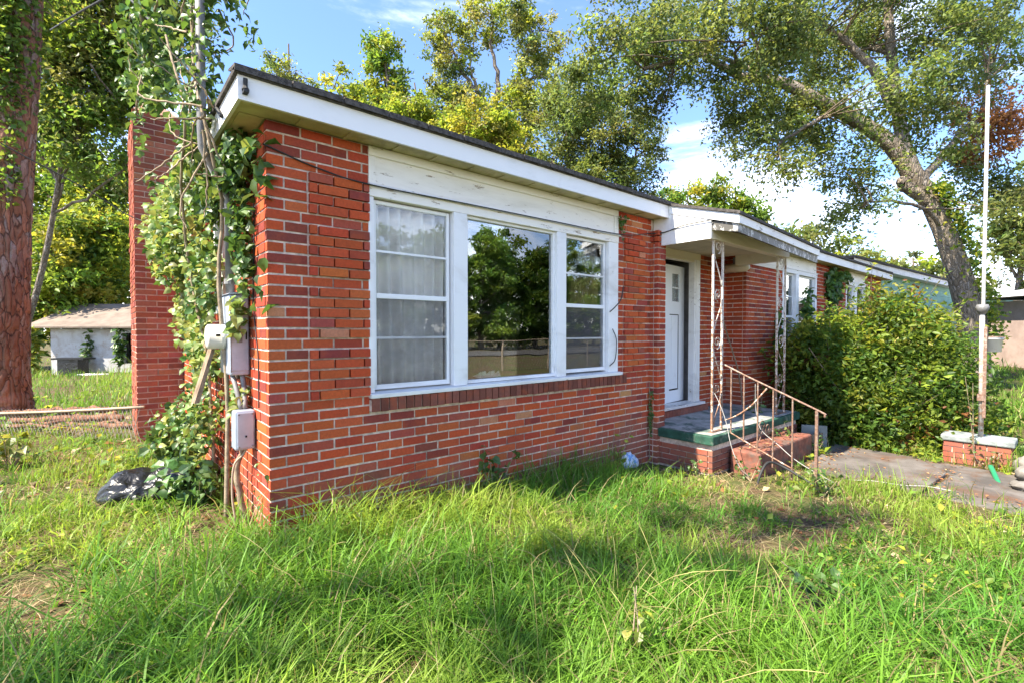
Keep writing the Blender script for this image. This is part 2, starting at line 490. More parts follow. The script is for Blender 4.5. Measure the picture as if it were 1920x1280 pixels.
class MB:
    """collects shapes and links them as ONE mesh object"""
    def __init__(s): s.v, s.f, s.t, s.smooth = [], [], [], False
    def add(s, vs, fs, tint=None):
        b = len(s.v)
        s.v += [tuple(map(float, v)) for v in vs]
        s.f += [tuple(b + i for i in f) for f in fs]
        s.t += [tint or (1, 1, 1)] * len(vs)
        return s
    def box(s, a, b, tint=None):
        x0, y0, z0 = a; x1, y1, z1 = b
        return s.add([(x0, y0, z0), (x1, y0, z0), (x1, y1, z0), (x0, y1, z0), (x0, y0, z1), (x1, y0, z1), (x1, y1, z1), (x0, y1, z1)],
                     [(0, 3, 2, 1), (4, 5, 6, 7), (0, 1, 5, 4), (1, 2, 6, 5), (2, 3, 7, 6), (3, 0, 4, 7)], tint)
    def prism(s, poly, axis, a, b, tint=None):
        """poly: 2-D outline in the two other axes, extruded along axis from a to b"""
        n = len(poly)
        def pt(p, h):
            return {'x': (h, p[0], p[1]), 'y': (p[0], h, p[1]), 'z': (p[0], p[1], h)}[axis]
        vs = [pt(p, a) for p in poly] + [pt(p, b) for p in poly]
        fs = [tuple(range(n))[::-1], tuple(range(n, 2 * n))] + [(i, (i + 1) % n, n + (i + 1) % n, n + i) for i in range(n)]
        return s.add(vs, fs, tint)
    def tube(s, pts, r, sides=8, tint=None, cap=True):
        V, Q = tube_np(pts, r, sides)
        fs = [tuple(q) for q in Q]
        k = len(pts)
        if cap:
            fs += [tuple(range(sides))[::-1], tuple(range((k - 1) * sides, k * sides))]
        return s.add(V, fs, tint)
    def build(s, name, mat, parent=None, smooth=False, bevel=0.0, fix=True):
        me = bpy.data.meshes.new(name)
        me.from_pydata(s.v, [], s.f)
        if any(t != (1, 1, 1) for t in s.t):
            at = me.attributes.new('tint', 'FLOAT_COLOR', 'POINT')
            at.data.foreach_set('color', np.array([t + (1,) for t in s.t], np.float32).ravel())
        if smooth:
            me.polygons.foreach_set('use_smooth', np.ones(len(me.polygons), bool))
        me.materials.append(mat)
        me.update()
        o = bpy.data.objects.new(name, me)
        COL.objects.link(o)
        if bevel:
            bm = o.modifiers.new('edge', 'BEVEL'); bm.width = bevel; bm.segments = 2; bm.limit_method = 'ANGLE'
        return place(o, parent)

def tube_np(pts, r, sides=8):
    P = np.asarray(pts, float)
    n = len(P)
    rr = np.full(n, r) if np.isscalar(r) else np.asarray(r, float)
    T = np.gradient(P, axis=0)
    T /= np.linalg.norm(T, axis=1)[:, None] + 1e-9
    up = np.array([0, 0, 1.0]) if abs(T[0][2]) < .9 else np.array([1.0, 0, 0])
    V = []
    for i in range(n):
        a = np.cross(T[i], up); a /= np.linalg.norm(a) + 1e-9
        b = np.cross(T[i], a)
        up = np.cross(a, T[i])
        th = np.linspace(0, 2 * math.pi, sides, endpoint=False)
        V.append(P[i] + rr[i] * (np.cos(th)[:, None] * a + np.sin(th)[:, None] * b))
    V = np.concatenate(V)
    Q = [(i * sides + j, i * sides + (j + 1) % sides, (i + 1) * sides + (j + 1) % sides, (i + 1) * sides + j)
         for i in range(n - 1) for j in range(sides)]
    return V, Q

def smooth_path(pts, n=24, wob=0.0, seed=0):
    """Catmull-Rom through the points"""
    P = np.asarray(pts, float)
    P = np.vstack([2 * P[0] - P[1], P, 2 * P[-1] - P[-2]])
    out = []
    segs = len(P) - 3
    for t in np.linspace(0, segs - 1e-6, n):
        i = int(t); u = t - i
        p0, p1, p2, p3 = P[i:i + 4]
        out.append(.5 * ((2 * p1) + (-p0 + p2) * u + (2 * p0 - 5 * p1 + 4 * p2 - p3) * u * u + (-p0 + 3 * p1 - 3 * p2 + p3) * u ** 3))
    out = np.array(out)
    if wob:
        g = np.random.default_rng(seed)
        w = g.normal(0, wob, out.shape); w[0] = w[-1] = 0
        out += w
    return out

def vnoise(x, y, scale, seed=0):
    g = np.random.default_rng(seed).random((64, 64))
    X, Y = np.asarray(x) / scale, np.asarray(y) / scale
    xi, yi = np.floor(X).astype(int), np.floor(Y).astype(int)
    fx, fy = X - xi, Y - yi
    fx, fy = fx * fx * (3 - 2 * fx), fy * fy * (3 - 2 * fy)
    a = g[xi % 64, yi % 64]; b = g[(xi + 1) % 64, yi % 64]; c = g[xi % 64, (yi + 1) % 64]; d = g[(xi + 1) % 64, (yi + 1) % 64]
    return (a * (1 - fx) + b * fx) * (1 - fy) + (c * (1 - fx) + d * fx) * fy

def gz(x, y):
    x, y = np.asarray(x, float), np.asarray(y, float)
    s = np.clip(-y / 1.6, 0, 1)
    z = -0.062 * np.clip(x, 0, 5.2) * (1 - .28 * s) - 0.028 * np.clip(y - 6, 0, 24)
    z = z - .05 * s
    near = np.exp(-((x - 1) ** 2 + (y + 1) ** 2) / 150.0)
    z = z + (vnoise(x + 50, y + 50, .9, 3) - .5) * .07 * near + (vnoise(x + 90, y + 20, 3.1, 4) - .5) * .09
    return z

def project(P):
    d = np.asarray(P, float) - CAM
    z = d @ FWD
    return np.stack([960 + FPX * (d @ RIGHT) / z, 640 - FPX * (d @ UP) / z, z], -1)

# ------------------------------------------------------------------ ground
def axis(n, lim, c):
    u = np.linspace(-1, 1, n)
    return c + np.sinh(u * 5.2) / np.sinh(5.2) * lim
gx, gy = axis(260, 420, 2.0), axis(260, 420, -1.0)
GX, GY = np.meshgrid(gx, gy, indexing='ij')
GZ = gz(GX, GY)
idx = np.arange(260 * 260).reshape(260, 260)
Q = np.stack([idx[:-1, :-1], idx[1:, :-1], idx[1:, 1:], idx[:-1, 1:]], -1).reshape(-1, 4)
o = mesh_np('ground', np.stack([GX, GY, GZ], -1).reshape(-1, 3), None, M['ground'], quads=Q, smooth=True)
tag(o, 'overgrown front yard soil with dead grass and bare patches', kind='structure')

# ------------------------------------------------------------------ the house
house = empty('brick_house', (7.2, 4.0, -.2))
tag(house, 'single storey red brick house with white trim and flat looking eaves', 'house')

PAL = [((.48, .083, .034), 6), ((.40, .068, .035), 4), ((.52, .100, .037), 5), ((.53, .124, .042), 2), ((.25, .056, .042), 2.4), ((.55, .24, .13), .35), ((.38, .088, .058), 2.5)]
PW = np.array([w for _, w in PAL]); PW = PW / PW.sum()
CH, MOD = .0674, .2031                        # course height, stretcher plus joint
Z0 = .103 - 8 * CH                            # bed joint of the lowest course
BRICKS = []                                   # (wall, centre, size, normal axis, tint, key)

SOOT = [(.36, .115, .075), (.30, .095, .065), (.41, .15, .10), (.26, .085, .062)]
def pick(dark=1.0):
    c = np.array(PAL[rng.choice(len(PAL), p=PW)][0] if dark < 2 else SOOT[rng.integers(0, 4)])
    if dark >= 2: dark = 1.0
    return tuple(np.clip(c * dark * rng.uniform(.85, 1.15, 3) ** np.array([.6, 1, 1]), 0, 1))

def course(wall, org, u, n, s0, s1, k0, k1, skip=(), proud=None, tone=1.0, jit=1.0, start=0.0, phase=0, zbase=None, ch=CH, mod=MOD):
    """lay brick courses k0..k1 along direction u from org; n points outwards. skip: (sa, sb, ka, kb) openings"""
    org, u, n = np.array(org, float), np.array(u, float), np.array(n, float)
    zb = Z0 if zbase is None else zbase
    for k in range(k0, k1):
        spans = [(s0, s1)]
        for sa, sb, ka, kb in skip:
            if ka <= k < kb:
                nxt = []
                for a, b in spans:
                    if sb <= a or sa >= b: nxt.append((a, b)); continue
                    if sa > a: nxt.append((a, sa))
                    if sb < b: nxt.append((sb, b))
                spans = nxt
        cuts = proud(k) if proud else []
        for a, b in spans:
            joints = {a, b}
            off = start + (.5 * mod if (k + phase) % 2 else 0.0)
            i = math.floor((a - off) / mod)
            while off + i * mod < b:
                p = off + i * mod
                if a + .045 < p < b - .045: joints.add(p)
                i += 1
            for ca, cb, _ in cuts:
                for p in (ca, cb):
                    if a + .02 < p < b - .02:
                        joints = {q for q in joints if abs(q - p) > .05 or q in (a, b)} | {p}
            js = sorted(joints)
            for p, q in zip(js[:-1], js[1:]):
                p_, q_ = p + (.00625 if p > a + 1e-6 else 0.0), q - (.00625 if q < b - 1e-6 else 0.0)
                ln = q_ - p_
                if ln < .02: continue
                mid = (p_ + q_) / 2
                pr = 0.0
                for ca, cb, v in cuts:
                    if ca - .001 < mid < cb + .001: pr = v
                pr += rng.normal(0, .0012) * jit
                dep = .05 + pr
                hz = ch - .0132 + rng.normal(0, .0006)
                c = org + u * (mid + rng.normal(0, .0012)) + n * (pr - dep / 2)
                c[2] = zb + (k + .5) * ch + rng.normal(0, .0008)
                BRICKS.append((wall, c, (ln + rng.normal(0, .001), dep, hz), 'x' if abs(u[0]) > .5 else 'y', pick(tone), n))

def core(name, parts, parent, mat='mortar'):
    mb = MB()
    for a, b in parts: mb.box(a, b)
    return mb.build(name, M[mat], parent)

# openings
WX0, WX1, WZ0, WZ1 = .655, 3.50, .83, 2.592    # big window with its frieze board
mo = .006                                      # mortar face lies this far behind the brick face
TOP = 2.597
wall_f = core('wall', [((0.031, mo, -.5), (WX0, .22, TOP)), ((WX1, mo, -.5), (4.27, .22, TOP)), ((WX0, mo, -.5), (WX1, .22, .735))], house)
FK = {k: 1 for k in range(19, 41) if k not in (24, 30, 36)}      # proud courses beside the window (course 8 has its bed at .103)
def proud_f(k):
    if k in FK: return [(.245, WX0, .023), (3.60, 3.985, .023)]
    return []
course(wall_f, (0, 0, 0), (1, 0, 0), (0, -1, 0), 0.0, 4.128, -1 + 1, 45, skip=[(WX0, WX1, 17, 45)], proud=proud_f)
# brick-on-edge sill below the window
sill = MB(); sill.box((WX0 - .0, -.028, .735), (3.565, .10, .815)); sill = sill.build('brick_sill', M['mortar'], house)
xs = np.arange(WX0, 3.56, .0672)
for x in xs:
    BRICKS.append((sill, np.array([x + .033, .022 + rng.normal(0, .002), .777 + rng.normal(0, .0015)]), (.058, .13, .094), 'x', tuple(np.array([.20, .075, .055]) * rng.uniform(.7, 1.25)), np.array([0, -1, 0])))
# side wall facing the pine tree
wall_s = core('wall', [((mo, .22, -.6), (.22, 7.5, TOP)), ((mo, mo + .0004, -.5), (.03, .2195, TOP))], house)
course(wall_s, (0, 0, 0), (0, 1, 0), (-1, 0, 0), .058, 7.5, 0, 45, skip=[(1.22, 1.60, 22, 39)], phase=1, start=.0)
# pier beside the door, door recess, right wing
wall_p = core('wall', [((4.116, -.098, -.5), (4.266, .31, 2.30)), ((4.263, .31, -.3), (4.89, .398, 2.40)), ((5.79, .309, -.3), (6.70, .42, 2.40)), ((4.89, .309, 2.3), (5.79, .42, 2.6))], house)
course(wall_p, (4.11, -.104, 0), (0, 1, 0), (-1, 0, 0), .06, .125, 3, 43)
course(wall_p, (4.11, -.104, 0), (1, 0, 0), (0, -1, 0), 0, .162, 3, 43, phase=0, start=.05)
course(wall_p, (4.272, -.104, 0), (0, 1, 0), (1, 0, 0), .058, .40, 8, 43)
course(wall_p, (5.79, .30, 0), (1, 0, 0), (0, -1, 0), 0, .876, 6, 43, tone=.9, start=.05)
wall_r = core('wall', [((6.656, mo, -.5), (8.02, .22, TOP)), ((9.68, mo, -.5), (11.5, .22, TOP)), ((12.98, mo, -.5), (14.39, .22, TOP)), ((8.02, mo, -.5), (9.68, .22, .72)), ((11.5, mo, -.5), (12.98, .22, .72)),
                        ((6.6565, .22, -.5), (6.88, .42, TOP))], house)
course(wall_r, (6.65, 0, 0), (1, 0, 0), (0, -1, 0), 0, 7.75, 0, 45, skip=[(1.37, 3.03, 17, 45), (4.85, 6.33, 17, 45)], tone=.92)
course(wall_r, (6.65, 0, 0), (0, 1, 0), (-1, 0, 0), .058, .316, 6, 45, tone=.85, phase=1)
wall_e = core('wall', [((14.18, .22, -.6), (14.391, 7.5, TOP)), ((.22, 7.29, -.6), (14.18, 7.49, TOP))], house)
course(wall_e, (14.4, 0, 0), (0, 1, 0), (1, 0, 0), .058, 7.5, 0, 45, phase=1)
# chimney
chim = core('chimney', [((-.452, 3.909, -.4), (-.012, 5.02, 3.86))], house, 'mortar_dark')
CHB = dict(tone=2, jit=2.2)
course(chim, (-.46, 3.90, 0), (1, 0, 0), (0, -1, 0), 0, .46, 2, 64, **CHB)
course(chim, (-.46, 3.90, 0), (0, 1, 0), (-1, 0, 0), .058, 1.12, 2, 64, **CHB)
course(chim, (0, 3.90, 0), (0, 1, 0), (1, 0, 0), .058, 1.12, 44, 64, **CHB)
cp = MB()
V = [(-.46, 3.9, 3.868), (0, 3.9, 3.868), (0, 5.02, 3.868), (-.46, 5.02, 3.868), (-.33, 4.05, 4.03), (-.10, 4.05, 4.0), (-.10, 4.88, 4.02), (-.33, 4.88, 4.03)]
cp.add(V, [(3, 2, 1, 0), (4, 5, 6, 7), (0, 1, 5, 4), (1, 2, 6, 5), (2, 3, 7, 6), (3, 0, 4, 7)])
cp.build('chimney_cap', plain('cap_mortar', (.48, .27, .21), .95, .1, var=.25, vscale=9, bumps=.6), chim)
fl = MB(); fl.box((-.31, 4.10, 3.99), (-.12, 4.8, 4.16)); fl.build('flue', M['dark'], chim)

# ---- landing and steps (part of the house)
landing = core('landing', [((4.17, -.735, -.55), (6.55, .30, .085))], house)
course(landing, (4.155, -.75, 0), (0, 1, 0), (-1, 0, 0), .058, .66, -1, 3, zbase=-.17, tone=1.05, ch=.064)
course(landing, (4.155, -.75, 0), (1, 0, 0), (0, -1, 0), 0, 2.4, -1, 3, zbase=-.17, tone=.8, ch=.064)
sl = MB(); sl.prism([(4.12, -.775), (6.60, -.775), (6.60, .298), (4.275, .298), (4.275, -.108), (4.12, -.108)], 'z', .082, .182); sl.build('slab', M['green_paint'], landing, bevel=.012)
st = MB(); st.prism([(4.17, -.735), (6.56, -.735), (6.56, .292), (4.285, .292), (4.285, -.115), (4.17, -.115)], 'z', .1825, .1875); st.build('worn_floor', M['slab_top'], landing)
sp = MB(); sp.box((4.50, -1.10, -.4), (6.05, -.778, .0)); sp.build('step', M['red_paint'], landing, bevel=.02)
# door sill courses
ds = core('door_sill', [((4.30, .15, .188), (5.79, .33, .262))], house)
for x in np.arange(4.31, 5.76, .0672):
    BRICKS.append((ds, np.array([x + .033, .19, .226]), (.057, .10, .076), 'x', tuple(np.array([.30, .085, .06]) * rng.uniform(.75, 1.2)), np.array([0, -1, 0])))
wsl = MB(); wsl.box((4.45, .19, .2645), (5.80, .42, .30)); wsl.build('threshold', M['white_worn'], house, bevel=.004)

# ---- link the bricks: the 300 that show largest one by one, the rest joined per wall
cs = np.array([b[1] for b in BRICKS])
nn = np.array([b[5] for b in BRICKS], float)
pr = project(cs)
area = np.array([b[2][0] * b[2][2] for b in BRICKS])
face = -np.einsum('ij,ij->i', cs - CAM, nn) / np.linalg.norm(cs - CAM, axis=1)
score = np.where((pr[:, 2] > .3) & (pr[:, 0] > -10) & (pr[:, 0] < 1930) & (pr[:, 1] > -10) & (pr[:, 1] < 1060) & (face > .05), area * face / np.maximum(pr[:, 2], .3) ** 2, 0)
pickset = set(np.argsort(-score)[:300].tolist())
ub = MB(); ub.box((-.5, -.5, -.5), (.5, .5, .5))
bme = bpy.data.meshes.new('brick'); bme.from_pydata(ub.v, [], ub.f); bme.materials.append(M['brick_piece']); bme.update()
joined = {}
for i, (wall, c, size, ax, tint, n) in enumerate(BRICKS):
    if i in pickset:
        bo = bpy.data.objects.new('brick', bme)
        bo.color = tint + (1,)
        bo.location = c
        bo.scale = size
        rot = rng.normal(0, .0035, 3)
        bo.rotation_euler = (rot[0], rot[1], rot[2] + (0 if ax == 'x' else math.pi / 2))
        COL.objects.link(bo)
        place(bo, wall)
    else:
        mb = joined.setdefault(wall.name, (wall, MB()))[1]
        hx, hy = (size[0] / 2, size[1] / 2) if ax == 'x' else (size[1] / 2, size[0] / 2)
        mb.box((c[0] - hx, c[1] - hy, c[2] - size[2] / 2), (c[0] + hx, c[1] + hy, c[2] + size[2] / 2), tint)
for w, mb in joined.values():
    tag(mb.build('bricks', M['brick'], w), kind='stuff')

# ---- roof: eave boards, soffit, hip roof
EX0, EX1, EY0, EY1 = -.19, 14.60, -.20, 7.70
roof = empty('roof', (7.2, 3.7, 2.7)); place(roof, house)
rz, rh = 2.722, .030
rb = MB()
a0, a1, b0, b1 = EX0 - .02, EX1 + .02, EY0 - .02, EY1 + .02
my = (b0 + b1) / 2; rd = (b1 - b0) / 2; hr = .16 * rd
V = [(a0, b0, rz), (a1, b0, rz), (a1, b1, rz), (a0, b1, rz), (a0, b0, rz + rh), (a1, b0, rz + rh), (a1, b1, rz + rh), (a0, b1, rz + rh), (a0 + rd, my, rz + rh + hr), (a1 - rd, my, rz + rh + hr)]
rb.add(V, [(3, 2, 1, 0), (0, 1, 5, 4), (1, 2, 6, 5), (2, 3, 7, 6), (3, 0, 4, 7), (4, 5, 9, 8), (5, 6, 9), (6, 7, 8, 9), (7, 4, 8)])
rb.build('roof_deck', M['shingle'], roof)
shm = {}
for i, x in enumerate(np.arange(a0, a1 - .2, .305)):
    s = MB(); w = .297
    s.prism([(b0 - .012 - .004 * (i % 3), rz + .004 + .002 * (i % 2)), (b0 + .16, rz + rh + .034), (b0 + .16, rz + rh + .044), (b0 - .012 - .004 * (i % 3), rz + rh + .012 + .003 * (i % 2))], 'x', x, x + w)
    s.build('shingle', M['shingle'], roof)
fb = MB()
fb.box((EX0, EY0, 2.587), (3.99, EY0 + .02, 2.722)); fb.build('fascia', M['white'], roof)
fb = MB(); fb.box((3.993, EY0, 2.587), (EX1, EY0 + .02, 2.722)); fb.build('fascia', M['white'], roof)
fb = MB(); fb.box((EX0, EY0 + .021, 2.587), (EX0 + .02, EY1, 2.722)); fb.build('fascia', M['white_worn'], roof)
fb = MB(); fb.box((EX1 - .02, EY0 + .021, 2.587), (EX1, EY1, 2.722)); fb.box((EX0 + .021, EY1 - .02, 2.587), (EX1 - .021, EY1, 2.722)); fb.build('fascia', M['white'], roof)
# soffit boards with battens
sg = MB(); sg.box((EX0 + .021, EY0 + .021, 2.606), (EX1 - .021, EY1 - .021, 2.612)); sg.build('soffit', M['soffit'], roof)
for i, x in enumerate(np.arange(EX0 + .03, 14.4, .33)):
    s = MB(); s.box((x, EY0 + .05, 2.5995), (x + .305, -.004, 2.605)); s.build('soffit_panel', M['soffit'], roof)
for y in np.arange(.02, 3.7, .33):
    s = MB(); s.box((EX0 + .05, y, 2.5995), (-.004, y + .305, 2.605)); s.build('soffit_panel', M['soffit'], roof)
br = MB()
for x in np.arange(EX0 + .02, 14.4, .66):
    br.box((x - .017, EY0 + .022, 2.590), (x + .009, -.005, 2.5985))
br.box((EX0 + .03, EY0 + .022, 2.588), (14.4, EY0 + .045, 2.5985))
br.build('soffit_batten', M['soffit'], roof)
gl = MB(); gl.tube([(-.155, -.22, 2.70), (-.155, -.215, 2.66), (-.155, -.222, 2.635)], [.012, .012, .02], 8); gl.box((-.168, -.245, 2.617), (-.142, -.20, 2.634))
gl.build('gutter_hook', M['cable'], roof)

# ---- porch roof
pr_ = empty('porch_roof', (5.4, -.6, 2.5)); place(pr_, house)
A, B, Cc, D_ = (4.17, -.205, 2.722), (4.17, -1.0, 2.486), (6.62, -.98, 2.39), (6.62, -.205, 2.66)
def slab(mb, quad, t, dx=0):
    vs = [(p[0], p[1], p[2]) for p in quad] + [(p[0], p[1], p[2] + t) for p in quad]
    mb.add(vs, [(3, 2, 1, 0), (4, 5, 6, 7), (0, 1, 5, 4), (1, 2, 6, 5), (2, 3, 7, 6), (3, 0, 4, 7)])
s = MB(); slab(s, [(A[0] - .02, A[1], A[2]), (B[0] - .02, B[1] - .02, B[2]), (Cc[0] + .02, Cc[1] - .02, Cc[2]), (D_[0] + .02, D_[1], D_[2])], .03); s.build('roof_deck', M['shingle'], pr_)
s = MB(); V = [(4.17, -.203, 2.635), (4.19, -.203, 2.635), (4.19, -1.0, 2.395), (4.17, -1.0, 2.395), (4.17, -.203, 2.7215), (4.19, -.203, 2.7215), (4.19, -1.0, 2.4855), (4.17, -1.0, 2.4855)]
s.add(V, [(3, 2, 1, 0), (4, 5, 6, 7), (0, 1, 5, 4), (1, 2, 6, 5), (2, 3, 7, 6), (3, 0, 4, 7)]); s.build('fascia', M['white'], pr_)
s = MB(); V = [(4.191, -1.0, 2.400), (6.62, -.98, 2.308), (6.62, -.96, 2.308), (4.191, -.98, 2.400), (4.191, -1.0, 2.4845), (6.62, -.98, 2.3885), (6.62, -.96, 2.3885), (4.191, -.98, 2.4845)]
s.add(V, [(3, 2, 1, 0), (4, 5, 6, 7), (0, 1, 5, 4), (1, 2, 6, 5), (2, 3, 7, 6), (3, 0, 4, 7)]); s.build('fascia', M['white_worn'], pr_)
s = MB(); V = [(4.20, -.98, 2.315), (6.62, -.955, 2.215), (6.62, -.935, 2.215), (4.20, -.96, 2.315), (4.20, -.98, 2.402), (6.62, -.955, 2.310), (6.62, -.935, 2.310), (4.20, -.96, 2.402)]
s.add(V, [(3, 2, 1, 0), (4, 5, 6, 7), (0, 1, 5, 4), (1, 2, 6, 5), (2, 3, 7, 6), (3, 0, 4, 7)])
V = [(4.195, -.70, 2.375), (4.215, -.70, 2.375), (4.215, -.98, 2.315), (4.195, -.98, 2.315), (4.195, -.70, 2.47), (4.215, -.70, 2.47), (4.215, -.98, 2.402), (4.195, -.98, 2.402)]
s.add(V, [(3, 2, 1, 0), (4, 5, 6, 7), (0, 1, 5, 4), (1, 2, 6, 5), (2, 3, 7, 6), (3, 0, 4, 7)])
s.build('rotten_fascia', M['mould'], pr_)
s = MB(); s.prism([(.0, 2.285), (.0, 2.60), (-.19, 2.60), (-.20, 2.635), (-.70, 2.48), (-.70, 2.285)], 'x', 4.18, 4.205); s.build('gable_board', M['gable'], pr_)
s = MB(); s.box((4.207, -.70, 2.285), (6.36, -.60, 2.42)); s.build('beam', M['beam'], pr_, bevel=.004)
s = MB(); s.box((6.27, -.598, 2.25), (6.36, -.002, 2.40)); s.build('beam', M['beam'], pr_, bevel=.004)
s = MB(); s.box((4.207, -.598, 2.392), (6.268, .299, 2.402)); s.build('ceiling', M['ceiling'], pr_)
s = MB()
for i in range(5): s.box((6.365 + .0, -.006 - .012, 2.31 + i * .058), (8.0, -.003, 2.365 + i * .058))
s.build('frieze_board', M['beam'], pr_)
# ---- big window
def bx(name, a, b, mat, parent, bevel=.003):
    mb = MB(); mb.box(a, b)
    return mb.build(name, M[mat], parent, bevel=bevel)

def sash(parent, x0, x1, z0, z1, y, zm, u1, l1, screen=True):
    """double hung sash: meeting rail at zm, glazing bars at u1 and l1"""
    s = MB(); w = .026
    s.box((x0, y, z0), (x0 + w, y + .035, z1)); s.box((x1 - w, y, z0), (x1, y + .035, z1))
    s.box((x0 + w, y + .001, z1 - w), (x1 - w, y + .034, z1)); s.box((x0 + w, y + .001, z0), (x1 - w, y + .034, z0 + .035))
    s.box((x0 + w, y - .004, zm - .018), (x1 - w, y + .030, zm + .018))
    so_ = s.build('sash', M['white'], parent, bevel=.002)
    for zc in (u1, l1):
        s = MB(); s.box((x0 + w, y + .006, zc - .008), (x1 - w, y + .024, zc + .008)); s.build('muntin', M['white'], parent)
    zs = [z0 + .035, l1 - .008, l1 + .008, zm - .018, zm + .018, u1 - .008, u1 + .008, z1 - w]
    for i in range(0, 8, 2):
        s = MB(); s.box((x0 + w, y + .012, zs[i]), (x1 - w, y + .016, zs[i + 1])); s.build('pane', M['glass_soft'], parent)
    if screen:
        s = MB(); s.box((x0 + w + .002, y + .001, z0 + .037), (x1 - w - .002, y + .003, zm - .019)); s.build('screen', M['screen'], parent)
    return so_

win = empty('window', (2.08, 0, .83)); place(win, house)
bx('casing', (WX0, -.004, .862), (WX0 + .040, .10, 2.245), 'white', win)
bx('casing', (3.335, -.006, .862), (WX1, .10, 2.245), 'white', win)
f = MB(); f.box((WX0, -.012, 2.2455), (WX1, .10, 2.318)); f.build('head_casing', M['frieze'], win, bevel=.003)
f = MB(); f.box((WX0, -.026, 2.3185), (WX1 + .02, .05, 2.333)); f.build('drip_cap', M['white_worn'], win)
f = MB(); f.box((WX0 + .002, .004, 2.3335), (WX1 - .002, .06, TOP)); f.build('frieze_board', M['frieze'], win)
f = MB(); f.box((WX0 + .002, -.012, 2.53), (WX1 - .002, .0035, 2.597)); f.build('frieze_moulding', M['frieze'], win, bevel=.006)
f = MB(); f.box((WX0 + .002, -.010, 2.3335), (WX0 + .052, .0035, 2.529)); f.build('frieze_moulding', M['frieze'], win, bevel=.004)
f = MB(); f.box((3.43, -.010, 2.3335), (WX1 - .002, .0035, 2.529)); f.build('frieze_moulding', M['frieze'], win, bevel=.004)
f = MB(); f.prism([(-.045, .826), (.12, .826), (.12, .872), (-.045, .856)], 'x', WX0 - .004, 3.54); f.build('sill', M['white_worn'], win, bevel=.004)
bx('mullion', (1.365, -.012, .862), (1.495, .095, 2.245), 'white', win)
bx('mullion', (2.545, -.012, .862), (2.672, .095, 2.245), 'white', win)
sash(win, .702, 1.352, .878, 2.235, .035, 1.552, 1.875, 1.250)
sash(win, 2.690, 3.325, .885, 2.240, .035, 1.552, 1.872, 1.225)
s = MB(); s.box((1.496, .02, .870), (1.522, .075, 2.2445)); s.box((2.518, .02, .870), (2.5445, .075, 2.2445)); s.box((1.522, .021, .868), (2.518, .074, .895)); s.box((1.522, .021, 2.222), (2.518, .074, 2.2445))
s.build('sash', M['white'], win, bevel=.002)
s = MB(); s.box((1.522, .045, .895), (2.518, .050, 2.222)); s.build('pane', M['glass'], win)
# room behind, seen through the glass
s = MB(); x0, x1, y0, y1, z0, z1 = .23, 4.2, .23, 4.2, .12, 2.56
s.add([(x0, y0, z0), (x1, y0, z0), (x1, y1, z0), (x0, y1, z0), (x0, y0, z1), (x1, y0, z1), (x1, y1, z1), (x0, y1, z1)], [(0, 1, 2, 3), (7, 6, 5, 4), (1, 5, 6, 2), (2, 6, 7, 3), (3, 7, 4, 0)])
s.build('room', M['room'], house)
# other front windows
def front_window(x0, x1, panes):
    w = empty('window', ((x0 + x1) / 2, 0, .8)); place(w, house)
    bx('casing', (x0, -.008, .80), (x0 + .06, .10, 2.30), 'white', w); bx('casing', (x1 - .07, -.008, .80), (x1, .10, 2.30), 'white', w)
    s = MB(); s.box((x0, -.014, 2.301), (x1, .10, 2.37)); s.build('head_casing', M['white_worn'], w)
    s = MB(); s.box((x0, -.024, 2.371), (x1 + .01, .03, 2.385)); s.build('drip_cap', M['white_worn'], w)
    s = MB(); s.box((x0 + .001, .004, 2.3855), (x1 - .001, .06, TOP)); s.build('frieze_board', M['frieze'], w)
    s = MB(); s.box((x0 - .01, -.05, .745), (x1 + .02, .1, .799)); s.build('sill', M['white_worn'], w)
    n = len(panes) - 1
    for p in panes[1:-1]:
        s = MB(); s.box((p - .07, -.012, .80), (p + .07, .09, 2.30)); s.build('mullion', M['white'], w)
    for a, b in zip(panes[:-1], panes[1:]):
        sash(w, a + .075, b - .075, .81, 2.295, .035, 1.55, 1.9, 1.2)
    s = MB(); s.box((x0 + .05, .24, .7), (x1 - .05, .25, 2.4)); s.build('blind', M['room'], w)
front_window(8.02, 9.68, [7.98, 8.68, 9.70])
front_window(11.5, 12.98, [11.46, 12.22, 13.0])
sw = empty('window', (0, 1.4, 1.6)); place(sw, house)
s = MB(); s.box((-.03, 1.22, 1.50), (.0, 1.27, 2.45)); s.box((-.03, 1.55, 1.50), (.0, 1.60, 2.45)); s.box((-.032, 1.27, 2.40), (.0, 1.55, 2.449)); s.box((-.06, 1.20, 1.44), (.0, 1.62, 1.499)); s.build('casing', M['white_worn'], sw)
s = MB(); s.box((-.012, 1.27, 1.5), (-.006, 1.55, 2.40)); s.build('pane', M['glass_soft'], sw)

# ---- door in the recess
door = empty('door', (5.05, .36, .26)); place(door, house)
s = MB(); s.box((5.60, .262, .3005), (5.64, .35, 2.30)); s.box((5.641, .255, .262), (5.67, .305, 2.301)); s.box((5.671, .272, .262), (5.785, .3085, 2.302))
s.build('casing', M['white_worn'], door, bevel=.005)
s = MB(); s.box((4.40, .268, 2.3025), (5.785, .3085, 2.391)); s.box((4.40, .262, 2.262), (5.599, .35, 2.30)); s.build('head_casing', M['beam'], door, bevel=.004)
s = MB(); s.box((4.64, .372, .30), (5.435, .408, 2.215)); slab_ = s.build('door_panel', M['door'], door, bevel=.003)
s = MB(); s.box((5.03, .366, .55), (5.20, .3715, 1.50)); s.build('raised_panel', M['door'], door, bevel=.004)
s = MB()
s.box((4.98, .368, .47), (5.22, .3714, .49)); s.box((5.235, .367, .47), (5.247, .3714, 1.53)); s.box((4.98, .3675, 1.52), (5.235, .3713, 1.532)); s.build('groove_shade', M['dark'], door)  # dark strips on the face stand in for shade in the panel grooves
